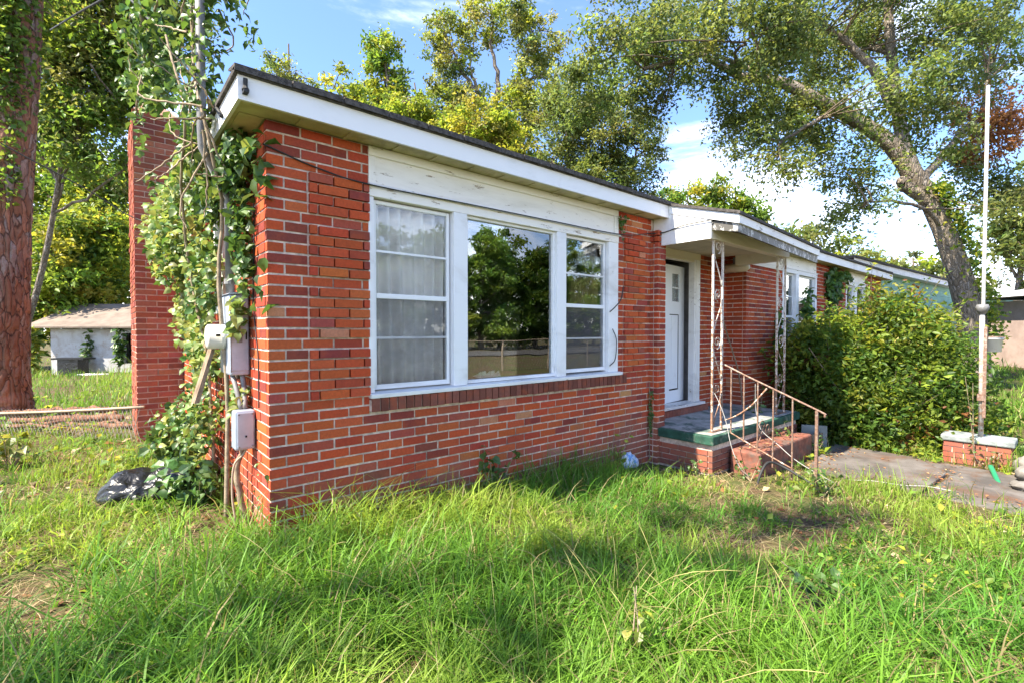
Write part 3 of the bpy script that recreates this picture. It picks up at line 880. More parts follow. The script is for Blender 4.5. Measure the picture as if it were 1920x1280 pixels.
for z in (1.71, 1.912):
    s = MB(); s.box((5.05, .366, z), (5.265, .3712, z + .185)); s.build('pane', M['glass_soft'], door)
    s = MB(); s.box((5.04, .3655, z - .012), (5.275, .3716, z - .001)); s.box((5.266, .3652, z - .001), (5.278, .3717, z + .186)); s.build('muntin', M['door'], door)
# the slab stands ajar: turn its pieces inwards about the hinge
hx_, hy_, an_ = 4.90, .40, R(5)
for ob in list(door.children):
    if ob.name.split('.')[0] in ('door_panel', 'raised_panel', 'groove_shade', 'pane', 'muntin'):
        for v in ob.data.vertices:
            dx_, dy_ = v.co.x + .26 - hx_, v.co.y + .028 - hy_
            v.co.x, v.co.y = hx_ + dx_ * math.cos(an_) - dy_ * math.sin(an_), hy_ + dx_ * math.sin(an_) + dy_ * math.cos(an_)
s = MB()
s.add([(4.3, .36, .2), (5.74, .36, .2), (5.74, 1.9, .2), (4.3, 1.9, .2), (4.3, .36, 2.32), (5.74, .36, 2.32), (5.74, 1.9, 2.32), (4.3, 1.9, 2.32)], [(0, 1, 2, 3), (7, 6, 5, 4), (1, 5, 6, 2), (2, 6, 7, 3), (3, 7, 4, 0)])
s.build('hall', M['room'], door)

# ---- porch posts of flat bars and scrolls
def spiral(c, r0, turns, ax, n=26, flip=1, start=0.0):
    out = []
    for t in np.linspace(0, 1, n):
        a = start + flip * t * turns * 2 * math.pi
        r = r0 * (1 - .82 * t)
        out.append((c[0] + r * math.cos(a), c[1], c[2] + r * math.sin(a)))
    return out

def iron_post(x0, x1, y, z0, z1, mat):
    p = empty('porch_post', ((x0 + x1) / 2, y, z0)); place(p, house)
    for x in (x0, x1):
        s = MB(); s.box((x - .013, y - .011, z0), (x + .013, y + .011, z1)); s.build('bar', M[mat], p, bevel=.003)
    n = 4
    hgt = (z1 - z0) / n
    for i in range(n):
        zb = z0 + i * hgt
        s = MB()
        a, b = (x0 + .014, x1 - .014) if i % 2 == 0 else (x1 - .014, x0 + .014)
        s.tube(smooth_path([(a, y, zb + .03), (a * .7 + b * .3, y, zb + hgt * .30), (b * .85 + a * .15, y, zb + hgt * .62), (b, y, zb + hgt * .80)], 14), .0065, 6)
        s.build('scroll', M[mat], p, smooth=True)
        s = MB(); cx = (x0 + x1) / 2
        s.tube(spiral((cx, y, zb + hgt * .88), (x1 - x0) * .34, 1.4, 0, flip=1 if i % 2 else -1, start=-math.pi / 2), .0065, 6)
        s.build('scroll', M[mat], p, smooth=True)
    s = MB(); s.box((x0 - .03, y - .03, z0 - .002), (x1 + .03, y + .03, z0 + .006)); s.build('foot_plate', M['rust'], p)
    return p
iron_post(4.315, 4.53, -.66, .187, 2.285, 'rust_white')
iron_post(6.06, 6.33, -.66, .187, 2.285, 'rust_white')

# ---- wobbling hand rail by the steps
rail = empty('handrail', (4.52, -1.2, -.15))
tag(rail, 'bent rusty iron handrail leaning out beside the porch steps', 'handrail')
RX = 4.52
rp = smooth_path([(RX, -.685, .930), (RX, -.95, .812), (RX, -1.3, .665), (RX, -1.655, .515), (RX, -1.685, .49), (RX, -1.682, .47)], 30)
s = MB(); s.tube(rp, .010, 8); s.build('top_rail', M['rust'], rail, smooth=True)
s = MB(); s.tube(smooth_path([(RX, -.76, .18), (RX, -1.0, .075), (RX, -1.42, -.10)], 12), .008, 6); s.build('bottom_rail', M['rust_white'], rail, smooth=True)
for yy, zb, zt in ((-.775, .185, .885), (-.915, .10, .822), (-1.06, -.02, .76), (-1.215, -.12, .695), (-1.40, -.2, .617)):
    s = MB(); s.box((RX - .0065, yy - .0065, zb), (RX + .0065, yy + .0065, zt)); s.build('baluster', M['rust'], rail)
s = MB(); s.box((RX - .014, -1.617 - .013, -.35), (RX + .014, -1.617 + .013, .525)); s.build('newel_post', M['rust'], rail, bevel=.003)
s = MB(); s.tube(smooth_path([(RX, -.70, .30), (RX - .02, -.85, .38), (RX, -1.0, .51), (RX, -1.15, .70)], 14), .009, 6)
s.build('brace', M['rust_white'], rail, smooth=True)
s = MB(); s.tube(spiral((RX + .25, -1.0, .22), .10, 1.6, 0), .006, 6); s.tube(spiral((RX + .42, -1.0, .20), .08, 1.5, 0, flip=-1), .006, 6)
s.tube(smooth_path([(RX + .05, -1.0, .05), (RX + .2, -1.0, .1), (RX + .33, -1.0, .25), (RX + .45, -1.0, .12)], 16), .006, 6)
s.build('scroll', M['rust'], rail, smooth=True)

# loose wires around the rail, and the black hose arch by the step
def wire(name, label, cat, pts, r, mat, n=40, wob=0, group=None, sides=6):
    s = MB(); s.tube(smooth_path(pts, n, wob), r, sides)
    return tag(s.build(name, M[mat], None, smooth=True), label, cat, group)
wire('wire', 'thin white wire tied to the near porch post and hanging to the ground', 'wire', [(4.33, -.68, .62), (4.30, -.76, .5), (4.27, -.84, .33), (4.22, -.92, .1), (4.20, -1.02, -.1), (4.26, -1.1, -.2)], .0035, 'white_wire')
wire('wire', 'white wire sagging below the rusty handrail down to the grass', 'wire', [(4.55, -1.02, .74), (4.62, -1.0, .45), (4.60, -1.06, .25), (4.56, -1.25, .12), (4.55, -1.45, -.02), (4.60, -1.75, -.17)], .004, 'white_wire')
wire('hose_arch', 'black rubber hose arching out of the grass before the red step', 'hose', [(4.16, -1.20, -.28), (4.22, -1.22, -.12), (4.34, -1.24, -.03), (4.44, -1.32, -.06), (4.46, -1.5, -.14), (4.45, -1.7, -.24)], .013, 'cable', sides=8)
wire('iron_rod', 'dark bent iron rod leaning against the brick inside the porch', 'rod', [(5.98, .05, 1.52), (6.15, .05, 1.25), (6.30, .03, .98), (6.42, 0, .68), (6.50, -.03, .20)], .012, 'wood')

# ---- porch lamp at the ceiling
lamp = empty('porch_light', (6.5, .1, 2.3)); tag(lamp, 'dusty white tube shaped light under the porch ceiling', 'lamp')
s = MB(); s.tube([(6.46, .27, 2.235), (6.46, .26, 2.235), (6.46, -.08, 2.235), (6.46, -.12, 2.235)], [.03, .062, .062, .035], 14); s.build('shade', M['beam'], lamp, smooth=True)
s = MB(); s.box((6.44, .05, 2.29), (6.48, .11, 2.393)); s.build('bracket', M['conduit'], lamp)

# ---- electrical gear on the side wall
meterbox = empty('breaker_box', (-.06, .6, 1.0)); tag(meterbox, 'tall grey electric panel with round meter on the side wall', 'electric box')
s = MB(); s.box((-.125, .46, 1.0), (-.003, .80, 1.545)); s.build('cabinet', M['grey_metal'], meterbox, bevel=.012)
s = MB(); s.prism([(-.135, 1.5455), (-.002, 1.5455), (-.002, 1.575), (-.120, 1.555)], 'y', .45, .81); s.build('lid', M['grey_metal'], meterbox)
s = MB(); s.tube([(-.126, .63, 1.26), (-.15, .63, 1.26), (-.152, .63, 1.26), (-.225, .63, 1.26), (-.235, .63, 1.26)], [.092, .092, .084, .084, .07], 24); mt_ = s.build('meter', M['meter'], meterbox, smooth=True)
s = MB(); s.box((-.19, .538, 1.262), (-.165, .548, 1.278)); s.build('meter_label', M['dark'], mt_)
s = MB(); s.box((-.1235, .452, 1.03), (-.012, .459, 1.52)); s.build('door', M['grey_metal'], meterbox, bevel=.004)
s = MB(); s.box((-.122, .448, 1.02), (-.1165, .4515, 1.53)); s.build('hinge', M['conduit'], meterbox)
jb = empty('junction_box', (-.06, .36, .5)); tag(jb, 'small scuffed grey box below the tall electric panel', 'electric box')
s = MB(); s.box((-.125, .32, .515), (-.004, .45, .775)); s.build('cabinet', M['grey_metal'], jb, bevel=.012)
s = MB(); s.box((-.113, .312, .53), (-.016, .319, .762)); s.build('cover', M['grey_metal'], jb, bevel=.006)
s = MB(); s.box((-.068, .306, .60), (-.058, .3115, .612)); s.build('latch', M['dark'], jb)
for sx_, sz_ in ((-.104, .54), (-.025, .54), (-.104, .752), (-.025, .752)):
    s = MB(); s.tube([(sx_, .3125, sz_), (sx_, .308, sz_)], .006, 8); s.build('screw', M['conduit'], jb)
s = MB(); s.box((-.085, .4495, 1.22), (-.05, .4519, 1.27)); s.build('label_plate', M['conduit'], meterbox)
s = MB(); s.box((-.03, .447, 1.24), (-.022, .4519, 1.30)); s.build('handle', M['dark'], meterbox)
mast = empty('service_mast', (-.105, .52, 1.56)); tag(mast, 'weathered grey conduit mast rising past the eave from the panel', 'pipe')
s = MB(); s.tube([(-.10, .56, 1.56), (-.105, .56, 2.2), (-.26, .50, 2.5), (-.265, .49, 2.62), (-.262, .49, 5.6)], .027, 12); s.build('pipe', M['conduit'], mast, smooth=True)
for z in (1.62, 2.1):
    s = MB(); s.tube([(-.101, .56, z), (-.101, .56, z + .035)], .036, 12); s.build('coupling', M['conduit'], mast)
cdt = empty('conduit', (-.06, .4, .77)); tag(cdt, 'pair of old pipes joining the tall panel to the box below', 'pipe')
for pts in ([(-.095, .55, 1.0), (-.085, .47, .9), (-.07, .41, .776)], [(-.045, .50, 1.0), (-.04, .46, .9), (-.05, .40, .776)]):
    s = MB(); s.tube(smooth_path(pts, 10), .016, 10); s.build('pipe', M['conduit'], cdt, smooth=True)
wire('ground_wire', 'beige ground wire looping from the small grey box to the soil', 'wire', [(-.05, .36, .515), (-.07, .38, .47), (-.12, .40, .40), (-.13, .41, .2), (-.11, .40, .0)], .007, 'tan_wire')
wire('wire', 'thin dark wire hugging the brick corner beside the panel', 'wire', [(-.004, .30, 2.4), (-.006, .30, 1.9), (-.005, .34, 1.5), (-.006, .26, 1.25), (-.006, .22, 1.1), (-.006, .22, .8)], .004, 'cable')
s = MB(); s.box((-.02, .78, .95), (-.004, .98, 1.25)); s.prism([(-.30, .80), (-.18, 1.22), (-.16, 1.22), (-.27, .80)], 'y', .70, .85)
wb = s.build('dark_board', M['wood'], None); tag(wb, 'dark slanting board hanging under the round meter', 'board')

# ---- wires on the front
wire('wire', 'thin wire strung along the frieze board above the big window', 'wire', [(-.02, -.01, 2.435), (.3, -.012, 2.36), (.66, -.035, 2.315), (1.5, -.04, 2.32), (2.4, -.04, 2.325), (3.5, -.045, 2.335), (4.05, -.03, 2.42)], .005, 'cable', 60)
wire('wire', 'pale wire crossing the white gable board of the porch', 'wire', [(4.06, -.02, 2.42), (4.168, -.15, 2.43), (4.165, -.4, 2.47), (4.163, -.72, 2.475)], .006, 'cable')
wire('wire', 'short black cord looped on the right window casing', 'wire', [(3.34, -.02, .93), (3.42, -.03, 1.0), (3.44, -.03, 1.2), (3.38, -.025, 1.32)], .005, 'cable')
wire('cord', 'short black cord poking out of the window casing above the loop', 'cord', [(3.34, -.02, 1.50), (3.40, -.05, 1.56), (3.49, -.05, 1.64), (3.56, -.03, 1.78)], .006, 'cable')
wire('service_cable', 'thick black service cable running down to the house corner', 'cable', [(-1.4, 9.5, 7.0), (-.80, 5.5, 5.7), (-.53, 3.9, 5.13), (-.28, 2.3, 4.0), (-.12, 1.0, 3.05), (-.20, .35, 2.72), (-.2, .2, 2.62)], .013, 'cable', 60)
wire('phone_cable', 'thin sagging cable passing the pine trunk toward the chimney', 'cable', [(-3.2, 4.2, 4.3), (-1.7, 4.1, 3.35), (-.9, 4.0, 2.9), (-.47, 3.92, 2.62), (-.05, 3.4, 2.42)], .007, 'cable', 40)

# ---- curtains behind the glass
def curtain(name, label, x0, x1, z0, z1, y, mat, folds, gather=0.0, seed=1):
    g = np.random.default_rng(seed)
    nx, nz = folds * 8 + 1, 14
    V, Qd = [], []
    ph = g.uniform(0, 6.28, 4)
    for j in range(nz):
        t = j / (nz - 1)
        for i in range(nx):
            s_ = i / (nx - 1)
            x = x0 + (x1 - x0) * s_ + .012 * math.sin(3 * t + ph[0] + s_ * 5)
            a = .034 + .014 * math.sin(s_ * 9 + ph[1])
            V.append((x, y + a * math.sin(s_ * folds * 2 * math.pi + .7 * math.sin(2.1 * t + ph[2])), z1 + (z0 - z1) * t))
    for j in range(nz - 1):
        for i in range(nx - 1):
            Qd.append((j * nx + i, (j + 1) * nx + i, (j + 1) * nx + i + 1, j * nx + i + 1))
    o = mesh_np(name, V, None, M[mat], quads=Qd, smooth=True)
    so2 = o.modifiers.new('thick', 'SOLIDIFY'); so2.thickness = .003
    return tag(o, label, 'curtain')
curtain('curtain', 'pleated white curtain behind the left sash of the big window', .71, 1.355, .88, 2.225, .128, 'curtain', 7, seed=1)
curtain('curtain', 'golden curtain strips behind the right sash of the big window', 2.86, 3.28, 1.50, 1.86, .11, 'gold_curtain', 5, seed=2)
curtain('curtain', 'small white valance in the top of the right sash', 2.98, 3.27, 1.98, 2.17, .11, 'curtain', 5, seed=3)
# things standing on the inner sill of the big pane
s = MB(); s.prism([(2.27, .898), (2.50, .898), (2.49, 1.02), (2.33, 1.035)], 'y', .10, .115); tag(s.build('cardboard', M['box_card'], None), 'tan cardboard piece leaning inside the big window pane', 'cardboard')
s = MB()
for i in range(5):
    s.add([(1.68 + .05 * i, .10, .897), (1.74 + .05 * i, .10, .897), (1.75 + .05 * i, .16, .905), (1.67 + .05 * i, .16, .91), (1.70 + .05 * i, .12, .93 + .02 * (i % 2)), (1.74 + .05 * i, .13, .95)], [(0, 1, 5, 4), (2, 3, 4, 5), (0, 4, 3), (1, 2, 5)])
tag(s.build('crumpled_paper', M['white_worn'], None), 'crumpled white paper lying inside the big window', 'paper')
# ------------------------------------------------------------------ yard objects
def crumple(name, c, r, mat, label, cat, seed, parent=None, sub=4, amp=.35):
    g = np.random.default_rng(seed)
    import bmesh
    bm = bmesh.new()
    bmesh.ops.create_icosphere(bm, subdivisions=sub, radius=1.0)
    dirs = g.normal(size=(26, 3)); dirs /= np.linalg.norm(dirs, axis=1)[:, None]
    offs = g.uniform(.55, 1.0, 26)
    for v in bm.verts:
        p = np.array(v.co)
        d = dirs @ p
        k = 1.0
        for di, oi in zip(d, offs):
            if di > oi * .9: k = min(k, oi * .9 / di)
        q = p * k + amp * .12 * np.array([math.sin(9 * p[1] + 5 * p[2]), math.sin(11 * p[0] + 3), math.sin(8 * p[0] - 7 * p[1])])
        z = q[2]
        if z < -.55: z = -.55 - (z + .55) * .1
        v.co = (c[0] + q[0] * r[0], c[1] + q[1] * r[1], c[2] + (z + .55) * r[2])
    me = bpy.data.meshes.new(name); bm.to_mesh(me); bm.free()
    me.polygons.foreach_set('use_smooth', np.ones(len(me.polygons), bool))
    me.materials.append(M[mat])
    o = bpy.data.objects.new(name, me); COL.objects.link(o)
    place(o, parent)
    return tag(o, label, cat)

# black rubbish bag: a slumped sheet over lumps, with sharp creases running to the gathered end
def rubbish_bag():
    g = np.random.default_rng(5)
    nu, nv = 90, 56
    u = np.linspace(0, 1, nu); v = np.linspace(0, 1, nv, endpoint=False)
    U, W = np.meshgrid(u, v, indexing='ij')
    a = 2 * math.pi * W
    prof = np.interp(U, [0, .04, .14, .35, .60, .80, .93, 1], [.02, .45, .82, 1.0, .86, .62, .40, .12])
    top = np.interp(U, [0, .2, .42, .62, .8, .92, 1], [.85, 1.0, .88, 1.12, 1.22, 1.35, 1.1])
    rad = 1 + 0 * U
    for k in range(90):                                   # creases: thin ridges of the film
        c0, c1 = g.random(), g.random(); sl = g.normal(0, .22); w = g.uniform(.006, .02)
        dd = ((W - c0 - sl * (U - c1) + .5) % 1) - .5
        env = np.exp(-((U - c1) / g.uniform(.04, .2)) ** 2)
        rad += g.choice([1, 1, -1]) * g.uniform(.06, .17) * np.exp(-np.abs(dd) / w) * env
    rad += .16 * (vnoise(U * 5 + 3, W * 7 + 1, 1.0, 77) - .5) + .12 * (vnoise(U * 13 + 3, np.minimum(W, 1 - W) * 20 + 1, 1.0, 78) - .5)
    X = (U - .45) * .86
    Y = np.cos(a) * .21 * prof * rad
    Zc = np.sin(a)
    Z = np.where(Zc > 0, Zc * .20 * prof * top * rad, Zc * .035 * prof)
    Z = np.where(U > .8, Z + (U - .8) * .28, Z)
    ang = -.28
    V = np.stack([-.46 + X * math.cos(ang) - Y * math.sin(ang) , 1.40 + X * math.sin(ang) + Y * math.cos(ang), Z + .03 + float(gz(-.5, 1.4))], -1).reshape(-1, 3)
    idx = np.arange(nu * nv).reshape(nu, nv)
    Q = np.stack([idx[:-1], np.roll(idx, -1, 1)[:-1], np.roll(idx, -1, 1)[1:], idx[1:]], -1).reshape(-1, 4)
    o = mesh_np('rubbish_bag', V, None, M['bag'], quads=Q, smooth=True)
    return tag(o, 'black plastic rubbish bag slumped in the grass by the side wall', 'bag')
rubbish_bag()
crumple('plastic_wrapper', (3.50, -.16, float(gz(3.5, -.16)) + .03), (.15, .08, .13), 'plastic_blue', 'crumpled blue and white plastic bag at the foot of the front wall', 'plastic bag', 8, sub=3)

# walkway of two slabs, stones, planter with pole
def flat_slab(name, pts, z, t, mat, label=None):
    s = MB(); s.prism(pts, 'z', z - t, z)
    o = s.build(name, M[mat], None, bevel=.012)
    return tag(o, label, kind='structure')
wz = float(gz(6, -1.8)) + .045
flat_slab('path', [(5.30, -1.28), (6.85, -1.10), (6.78, -2.02), (6.20, -2.36), (5.18, -2.30)], wz, .09, 'concrete', 'stained concrete path slab before the porch steps')
flat_slab('path', [(5.20, -2.33), (6.20, -2.39), (6.80, -2.05), (6.75, -3.9), (5.15, -3.9)], wz - .02, .09, 'concrete', 'cracked concrete path slab beside the brick planter')

pl = empty('brick_planter', (7.2, -2.5, -.3)); tag(pl, 'low brick pedestal with grey weathered cap holding a tall pole', 'planter')
pz = float(gz(7.2, -2.5)) - .1
core_p = MB(); core_p.box((7.019, -2.791, pz), (7.331, -2.229, -.035)); core_p.build('mortar_core', M['mortar'], pl)
BR2 = []
def ring(x0, x1, y0, y1, z0, rows, parent):
    for k in range(rows):
        z = z0 + (k + .5) * .066
        for (ax, fixed, a, b) in (('y', x0, y0, y1), ('x', y0, x0, x1), ('y', x1, y0, y1), ('x', y1, x0, x1)):
            off = a + (.1 if k % 2 else 0)
            js = [a] + [p for p in np.arange(off, b, .2) if a + .04 < p < b - .04] + [b]
            for p, q in zip(js[:-1], js[1:]):
                bo = bpy.data.objects.new('brick', bme)
                bo.color = pick(1.0) + (1,)
                mid = (p + q) / 2
                inw = .022
                if ax == 'y':
                    bo.location = (fixed + (inw if fixed == x0 else -inw), mid, z); bo.scale = (.05, q - p - .010, .056)
                else:
                    bo.location = (mid, fixed + (inw if fixed == y0 else -inw), z); bo.scale = (q - p - .010 - .002, .049, .056)
                COL.objects.link(bo); place(bo, parent)
ring(7.01, 7.34, -2.80, -2.22, -.35, 5, pl)
s = MB(); s.prism([(6.985, -2.83), (7.365, -2.83), (7.365, -2.195), (6.985, -2.195)], 'z', -.018, .052); s.build('cap', M['cap'], pl, bevel=.014)
pole = empty('pole', (7.15, -2.54, .052)); tag(pole, 'tall peeling white pole standing on the brick pedestal', 'pole')
s = MB(); s.tube([(7.15, -2.535, .052), (7.155, -2.53, .8), (7.165, -2.525, 1.55)], .024, 12); s.build('sleeve', M['pole_paint'], pole, smooth=True)
s = MB(); s.tube([(7.155, -2.53, .3), (7.19, -2.53, 1.55), (7.25, -2.525, 4.20)], .0175, 12); s.build('shaft', M['pole_paint'], pole, smooth=True)
s = MB(); s.tube([(7.163, -2.525, 1.50), (7.163, -2.525, 1.56), (7.163, -2.525, 1.58), (7.163, -2.525, 1.61)], [.036, .06, .062, .05], 14); s.build('collar', M['conduit'], pole, smooth=True)
s = MB(); s.box((7.11, -2.575, .28), (7.135, -2.545, 1.35)); s.box((7.10, -2.56, .48), (7.12, -2.50, .56)); s.build('bracket', M['rust'], pole)
pot = empty('hanging_pot', (7.22, -2.60, 1.1)); tag(pot, 'white pot with rusty rim hung on the tall white pole', 'pot')
s = MB(); n_ = 22
prof = [(.0, 1.055), (.075, 1.055), (.083, 1.20), (.092, 1.20), (.092, 1.225), (.082, 1.225), (.07, 1.12), (.0, 1.12)]
th = np.linspace(0, 2 * math.pi, n_, endpoint=False)
V = [(7.235 + r * math.cos(t), -2.615 + r * math.sin(t), z) for r, z in prof for t in th]
Fq = [(i * n_ + j, i * n_ + (j + 1) % n_, (i + 1) * n_ + (j + 1) % n_, (i + 1) * n_ + j) for i in range(len(prof) - 1) for j in range(n_)]
s.add(V, Fq); s.build('bowl', M['pot'], pot, smooth=True)
s = MB(); tt = np.linspace(0, 2 * math.pi, 25)
s.tube([(7.235 + .094 * math.cos(t), -2.615 + .094 * math.sin(t), 1.228) for t in tt], .007, 6); s.build('rim', M['rust'], pot, smooth=True)

crumple('stone', (6.50, -2.955, float(gz(6.5, -2.95)) + .02), (.17, .13, .16), 'stone', 'pale lumpy stone at the edge of the path by the green hose', 'stone', 21, sub=3, amp=.5)['group'] = 'stones at the path edge'
crumple('stone', (6.88, -2.90, float(gz(6.9, -2.9)) + .06), (.14, .11, .13), 'stone', 'darker stone lying behind the pale stone', 'stone', 22, sub=3, amp=.5)['group'] = 'stones at the path edge'
crumple('stone', (6.12, -2.93, float(gz(6.12, -2.93)) + .03), (.20, .13, .07), 'stone', 'flat grey stone beside the end of the green hose', 'stone', 23, sub=3, amp=.5)['group'] = 'stones at the path edge'
wire('green_hose', 'short green hose end lying over the path edge', 'hose', [(6.70, -2.66, -.20), (6.52, -2.70, -.23), (6.32, -2.745, -.27), (6.10, -2.80, -.30)], .024, 'hose', sides=10)
wire('pale_root', 'thin pale root lying across the path edge', 'root', [(5.05, -1.75, -.23), (5.17, -1.95, -.22), (5.22, -2.15, -.222), (5.36, -2.32, -.222), (5.40, -2.5, -.23)], .005, 'white_wire')
# odds and ends right of the steps
s = MB(); s.prism([(6.40, -.86), (6.55, -1.12), (6.57, -1.11), (6.42, -.85)], 'z', -.3, .04); tag(s.build('grey_sheet', M['grey_sheet'], None), 'grey sheet of board leaning in the weeds beside the steps', 'board')
s = MB()
for i, (x, w) in enumerate(((6.14, .09), (6.25, .07), (6.35, .08), (6.45, .06))):
    s = MB(); s.box((x, -1.02 - .02 * i, -.42), (x + w, -.99 - .02 * i, -.02 - .03 * (i % 2)))
    if i == 0: stump = empty('picket_stubs', (6.3, -1.0, -.4)); tag(stump, 'short weathered picket stubs right of the red step', 'pickets')
    s.build('picket', M['wood'], stump)

# fallen chain link fence: rail, posts and wire diamonds
fence = empty('chain_fence', (-1.7, 5.5, 0)); tag(fence, 'sagging chain link fence with tan top rail near the chimney', 'fence')
pa, pb = np.array([-2.6, 6.9, .17]), np.array([-.40, 3.80, .42])
rl = [pa + (pb - pa) * t + np.array([0, 0, -.02 * math.sin(t * math.pi)]) for t in np.linspace(0, 1, 14)]
s = MB(); s.tube(rl, .015, 8); s.build('top_rail', M['tan_wire'], fence, smooth=True)
s = MB(); nW = 62
for i in range(nW):
    t0, t1 = i / nW, (i + 3.2) / nW
    for ta, tb in ((t0, t1), (t1, t0)):
        if max(ta, tb) > 1: continue
        p = pa + (pb - pa) * ta; q = pa + (pb - pa) * tb
        q = np.array([q[0], q[1], float(gz(q[0], q[1])) - .02])
        p = p + np.array([0, 0, .03])
        s.tube([p, (p + q) / 2 + np.array([.01, .01, 0]), q], .0032, 4, cap=False)
tag(s.build('wire_mesh', M['chain'], fence), kind='stuff')
s = MB(); s.tube([(-2.2, 6.35, -.3), (-2.2, 6.35, .22)], .022, 10); s.build('post', M['conduit'], fence)
wp = empty('log_pile', (-1.3, 6.2, -.05)); tag(wp, 'fallen reddish timbers lying behind the chain link fence', 'timber')
for i, (a, b, r) in enumerate((((-1.75, 6.6, .02), (-.55, 5.5, .07), .05), ((-1.6, 6.3, -.03), (-.5, 5.2, .0), .04), ((-1.9, 7.0, .08), (-.7, 6.1, .14), .045), ((-2.0, 6.5, .0), (-1.1, 5.4, .01), .025), ((-1.2, 6.6, .05), (-.45, 5.0, .03), .022), ((-1.7, 6.0, .0), (-.6, 5.9, .08), .03))):
    s = MB(); s.tube(smooth_path([a, tuple((np.array(a) + np.array(b)) / 2 + np.array([0, .05, .01])), b], 16, .014, i), r * np.random.default_rng(i).uniform(.75, 1.15, 16), 9); s.build('log', M['red_log'], wp, smooth=True)

# old shed
shed = empty('shed', (-1, 24.5, -.65)); tag(shed, 'small limewashed outbuilding with brown roof behind the yard', 'shed')
def obox(o0, u, ln, dep, z0, z1, name, mat, parent):
    """box along direction u (unit, horizontal), dep to its left"""
    u = np.array(u); v = np.array([-u[1], u[0]])
    p = [np.array(o0), np.array(o0) + u * ln, np.array(o0) + u * ln + v * dep, np.array(o0) + v * dep]
    s = MB(); s.prism([tuple(q) for q in p], 'z', z0, z1)
    return s.build(name, M[mat], parent)
su = np.array([2.61, -2.26]); su = su / np.linalg.norm(su); sv = np.array([-su[1], su[0]])
o0 = np.array([-2.35, 25.48])
def spt(a, b): return tuple(o0 + su * a + sv * b)
def sbox(a0, a1, b0, b1, z0, z1, name, mat):
    s = MB(); s.prism([spt(a0, b0), spt(a1, b0), spt(a1, b1), spt(a0, b1)], 'z', z0, z1); return s.build(name, M[mat], shed)
sbox(0, 3.10, 0, .2, -1.2, 1.5, 'wall', 'shed_wall'); sbox(3.85, 6.5, 0, .2, -1.2, 1.5, 'wall', 'shed_wall'); sbox(3.10, 3.85, 0, .2, -1.2, -.1, 'wall', 'shed_wall'); sbox(3.10, 3.85, 0, .2, 1.2, 1.5, 'wall', 'shed_wall')
sbox(0, .2, .21, 4, -1.2, 1.5, 'wall', 'shed_wall'); sbox(.2, 6.5, 3.8, 4, -1.2, 1.5, 'wall', 'shed_wall'); sbox(3.0, 3.9, .5, .55, -.2, 1.4, 'window', 'dark')  # dark sheet behind the opening stands in for the unlit interior
s = MB()
for (b0, z0, b1, z1) in ((-.55, 1.42, 2.0, 2.50), (4.55, 1.42, 2.0, 2.50)):
    p = [spt(-.65, b0), spt(7, b0), spt(7, b1), spt(-.65, b1)]
    zz = [z0, z0, z1, z1]
    V = [(q[0], q[1], z) for q, z in zip(p, zz)] + [(q[0], q[1], z + .06) for q, z in zip(p, zz)]
    s.add(V, [(3, 2, 1, 0), (4, 5, 6, 7), (0, 1, 5, 4), (1, 2, 6, 5), (2, 3, 7, 6), (3, 0, 4, 7)])
s.build('roof', M['shed_roof'], shed)
for a in (.9, 1.75, 2.6): sbox(a, a + .07, -.5, .0, 1.37, 1.44, 'rafter', 'shed_wall')
bt = empty('work_table', spt(1.9, -.9) + (-.7,)); tag(bt, 'dark utility table standing in the weeds before the outbuilding', 'table')
for nm, a0, a1, b0, b1, z0, z1 in (('table_top', 1.25, 2.55, -1.3, -.7, .14, .21), ('cabinet', 1.45, 2.3, -1.25, -.75, -.75, .138)):
    s = MB(); s.prism([spt(a0, b0), spt(a1, b0), spt(a1, b1), spt(a0, b1)], 'z', z0, z1); s.build(nm, M['bag'], bt)
s = MB(); s.prism([spt(2.45, -1.6), spt(3.5, -1.6), spt(3.5, -1.1), spt(2.45, -1.1)], 'z', -.9, -.42); tag(s.build('white_tub', M['porch_white'], None, bevel=.05), 'low white tub in the grass beside the dark table', 'tub')

# neighbours on the right
gh = empty('green_house', (25, .6, 0)); tag(gh, 'mint green neighbouring house with long pale eave', 'house')
ga, gb = np.array([16.6, 1.05]), np.array([44.5, -.60])
gu = (gb - ga) / np.linalg.norm(gb - ga); gv = np.array([-gu[1], gu[0]]); gl_ = np.linalg.norm(gb - ga)
def gpt(a, b): return tuple(ga + gu * a + gv * b)
def gbox(a0, a1, b0, b1, z0, z1, name, mat, bevel=0):
    s = MB(); s.prism([gpt(a0, b0), gpt(a1, b0), gpt(a1, b1), gpt(a0, b1)], 'z', z0, z1); return s.build(name, M[mat], gh, bevel=bevel)
gbox(0, gl_, .35, 8, -.8, 3.28, 'wall', 'mint')
for z in np.arange(.2, 3.2, .24): gbox(.01, gl_ - .01, .33, .3495, z, z + .232, 'siding_board', 'mint')
gbox(-.3, gl_ + .3, 0, .34, 3.282, 3.30, 'soffit', 'porch_white'); gbox(-.3, gl_ + .3, -.02, -.001, 3.26, 3.46, 'fascia', 'porch_white')
s = MB(); p = [gpt(-.35, -.08), gpt(gl_ + .35, -.08), gpt(gl_ + .35, 8.3), gpt(-.35, 8.3)]; q = [gpt(3.5, 4.1), gpt(gl_ - 3.5, 4.1)]
s.add([(a[0], a[1], 3.462) for a in p] + [(a[0], a[1], 3.53) for a in p] + [(a[0], a[1], 4.2) for a in q], [(3, 2, 1, 0), (0, 1, 5, 4), (1, 2, 6, 5), (2, 3, 7, 6), (3, 0, 4, 7), (4, 5, 9, 8), (5, 6, 9), (6, 7, 8, 9), (7, 4, 8)])
s.build('roof', M['shingle'], gh)
fh = empty('grey_roof_house', (58, 2, 0)); tag(fh, 'far house with pale grey shingle roof right of the leaning oak', 'house')
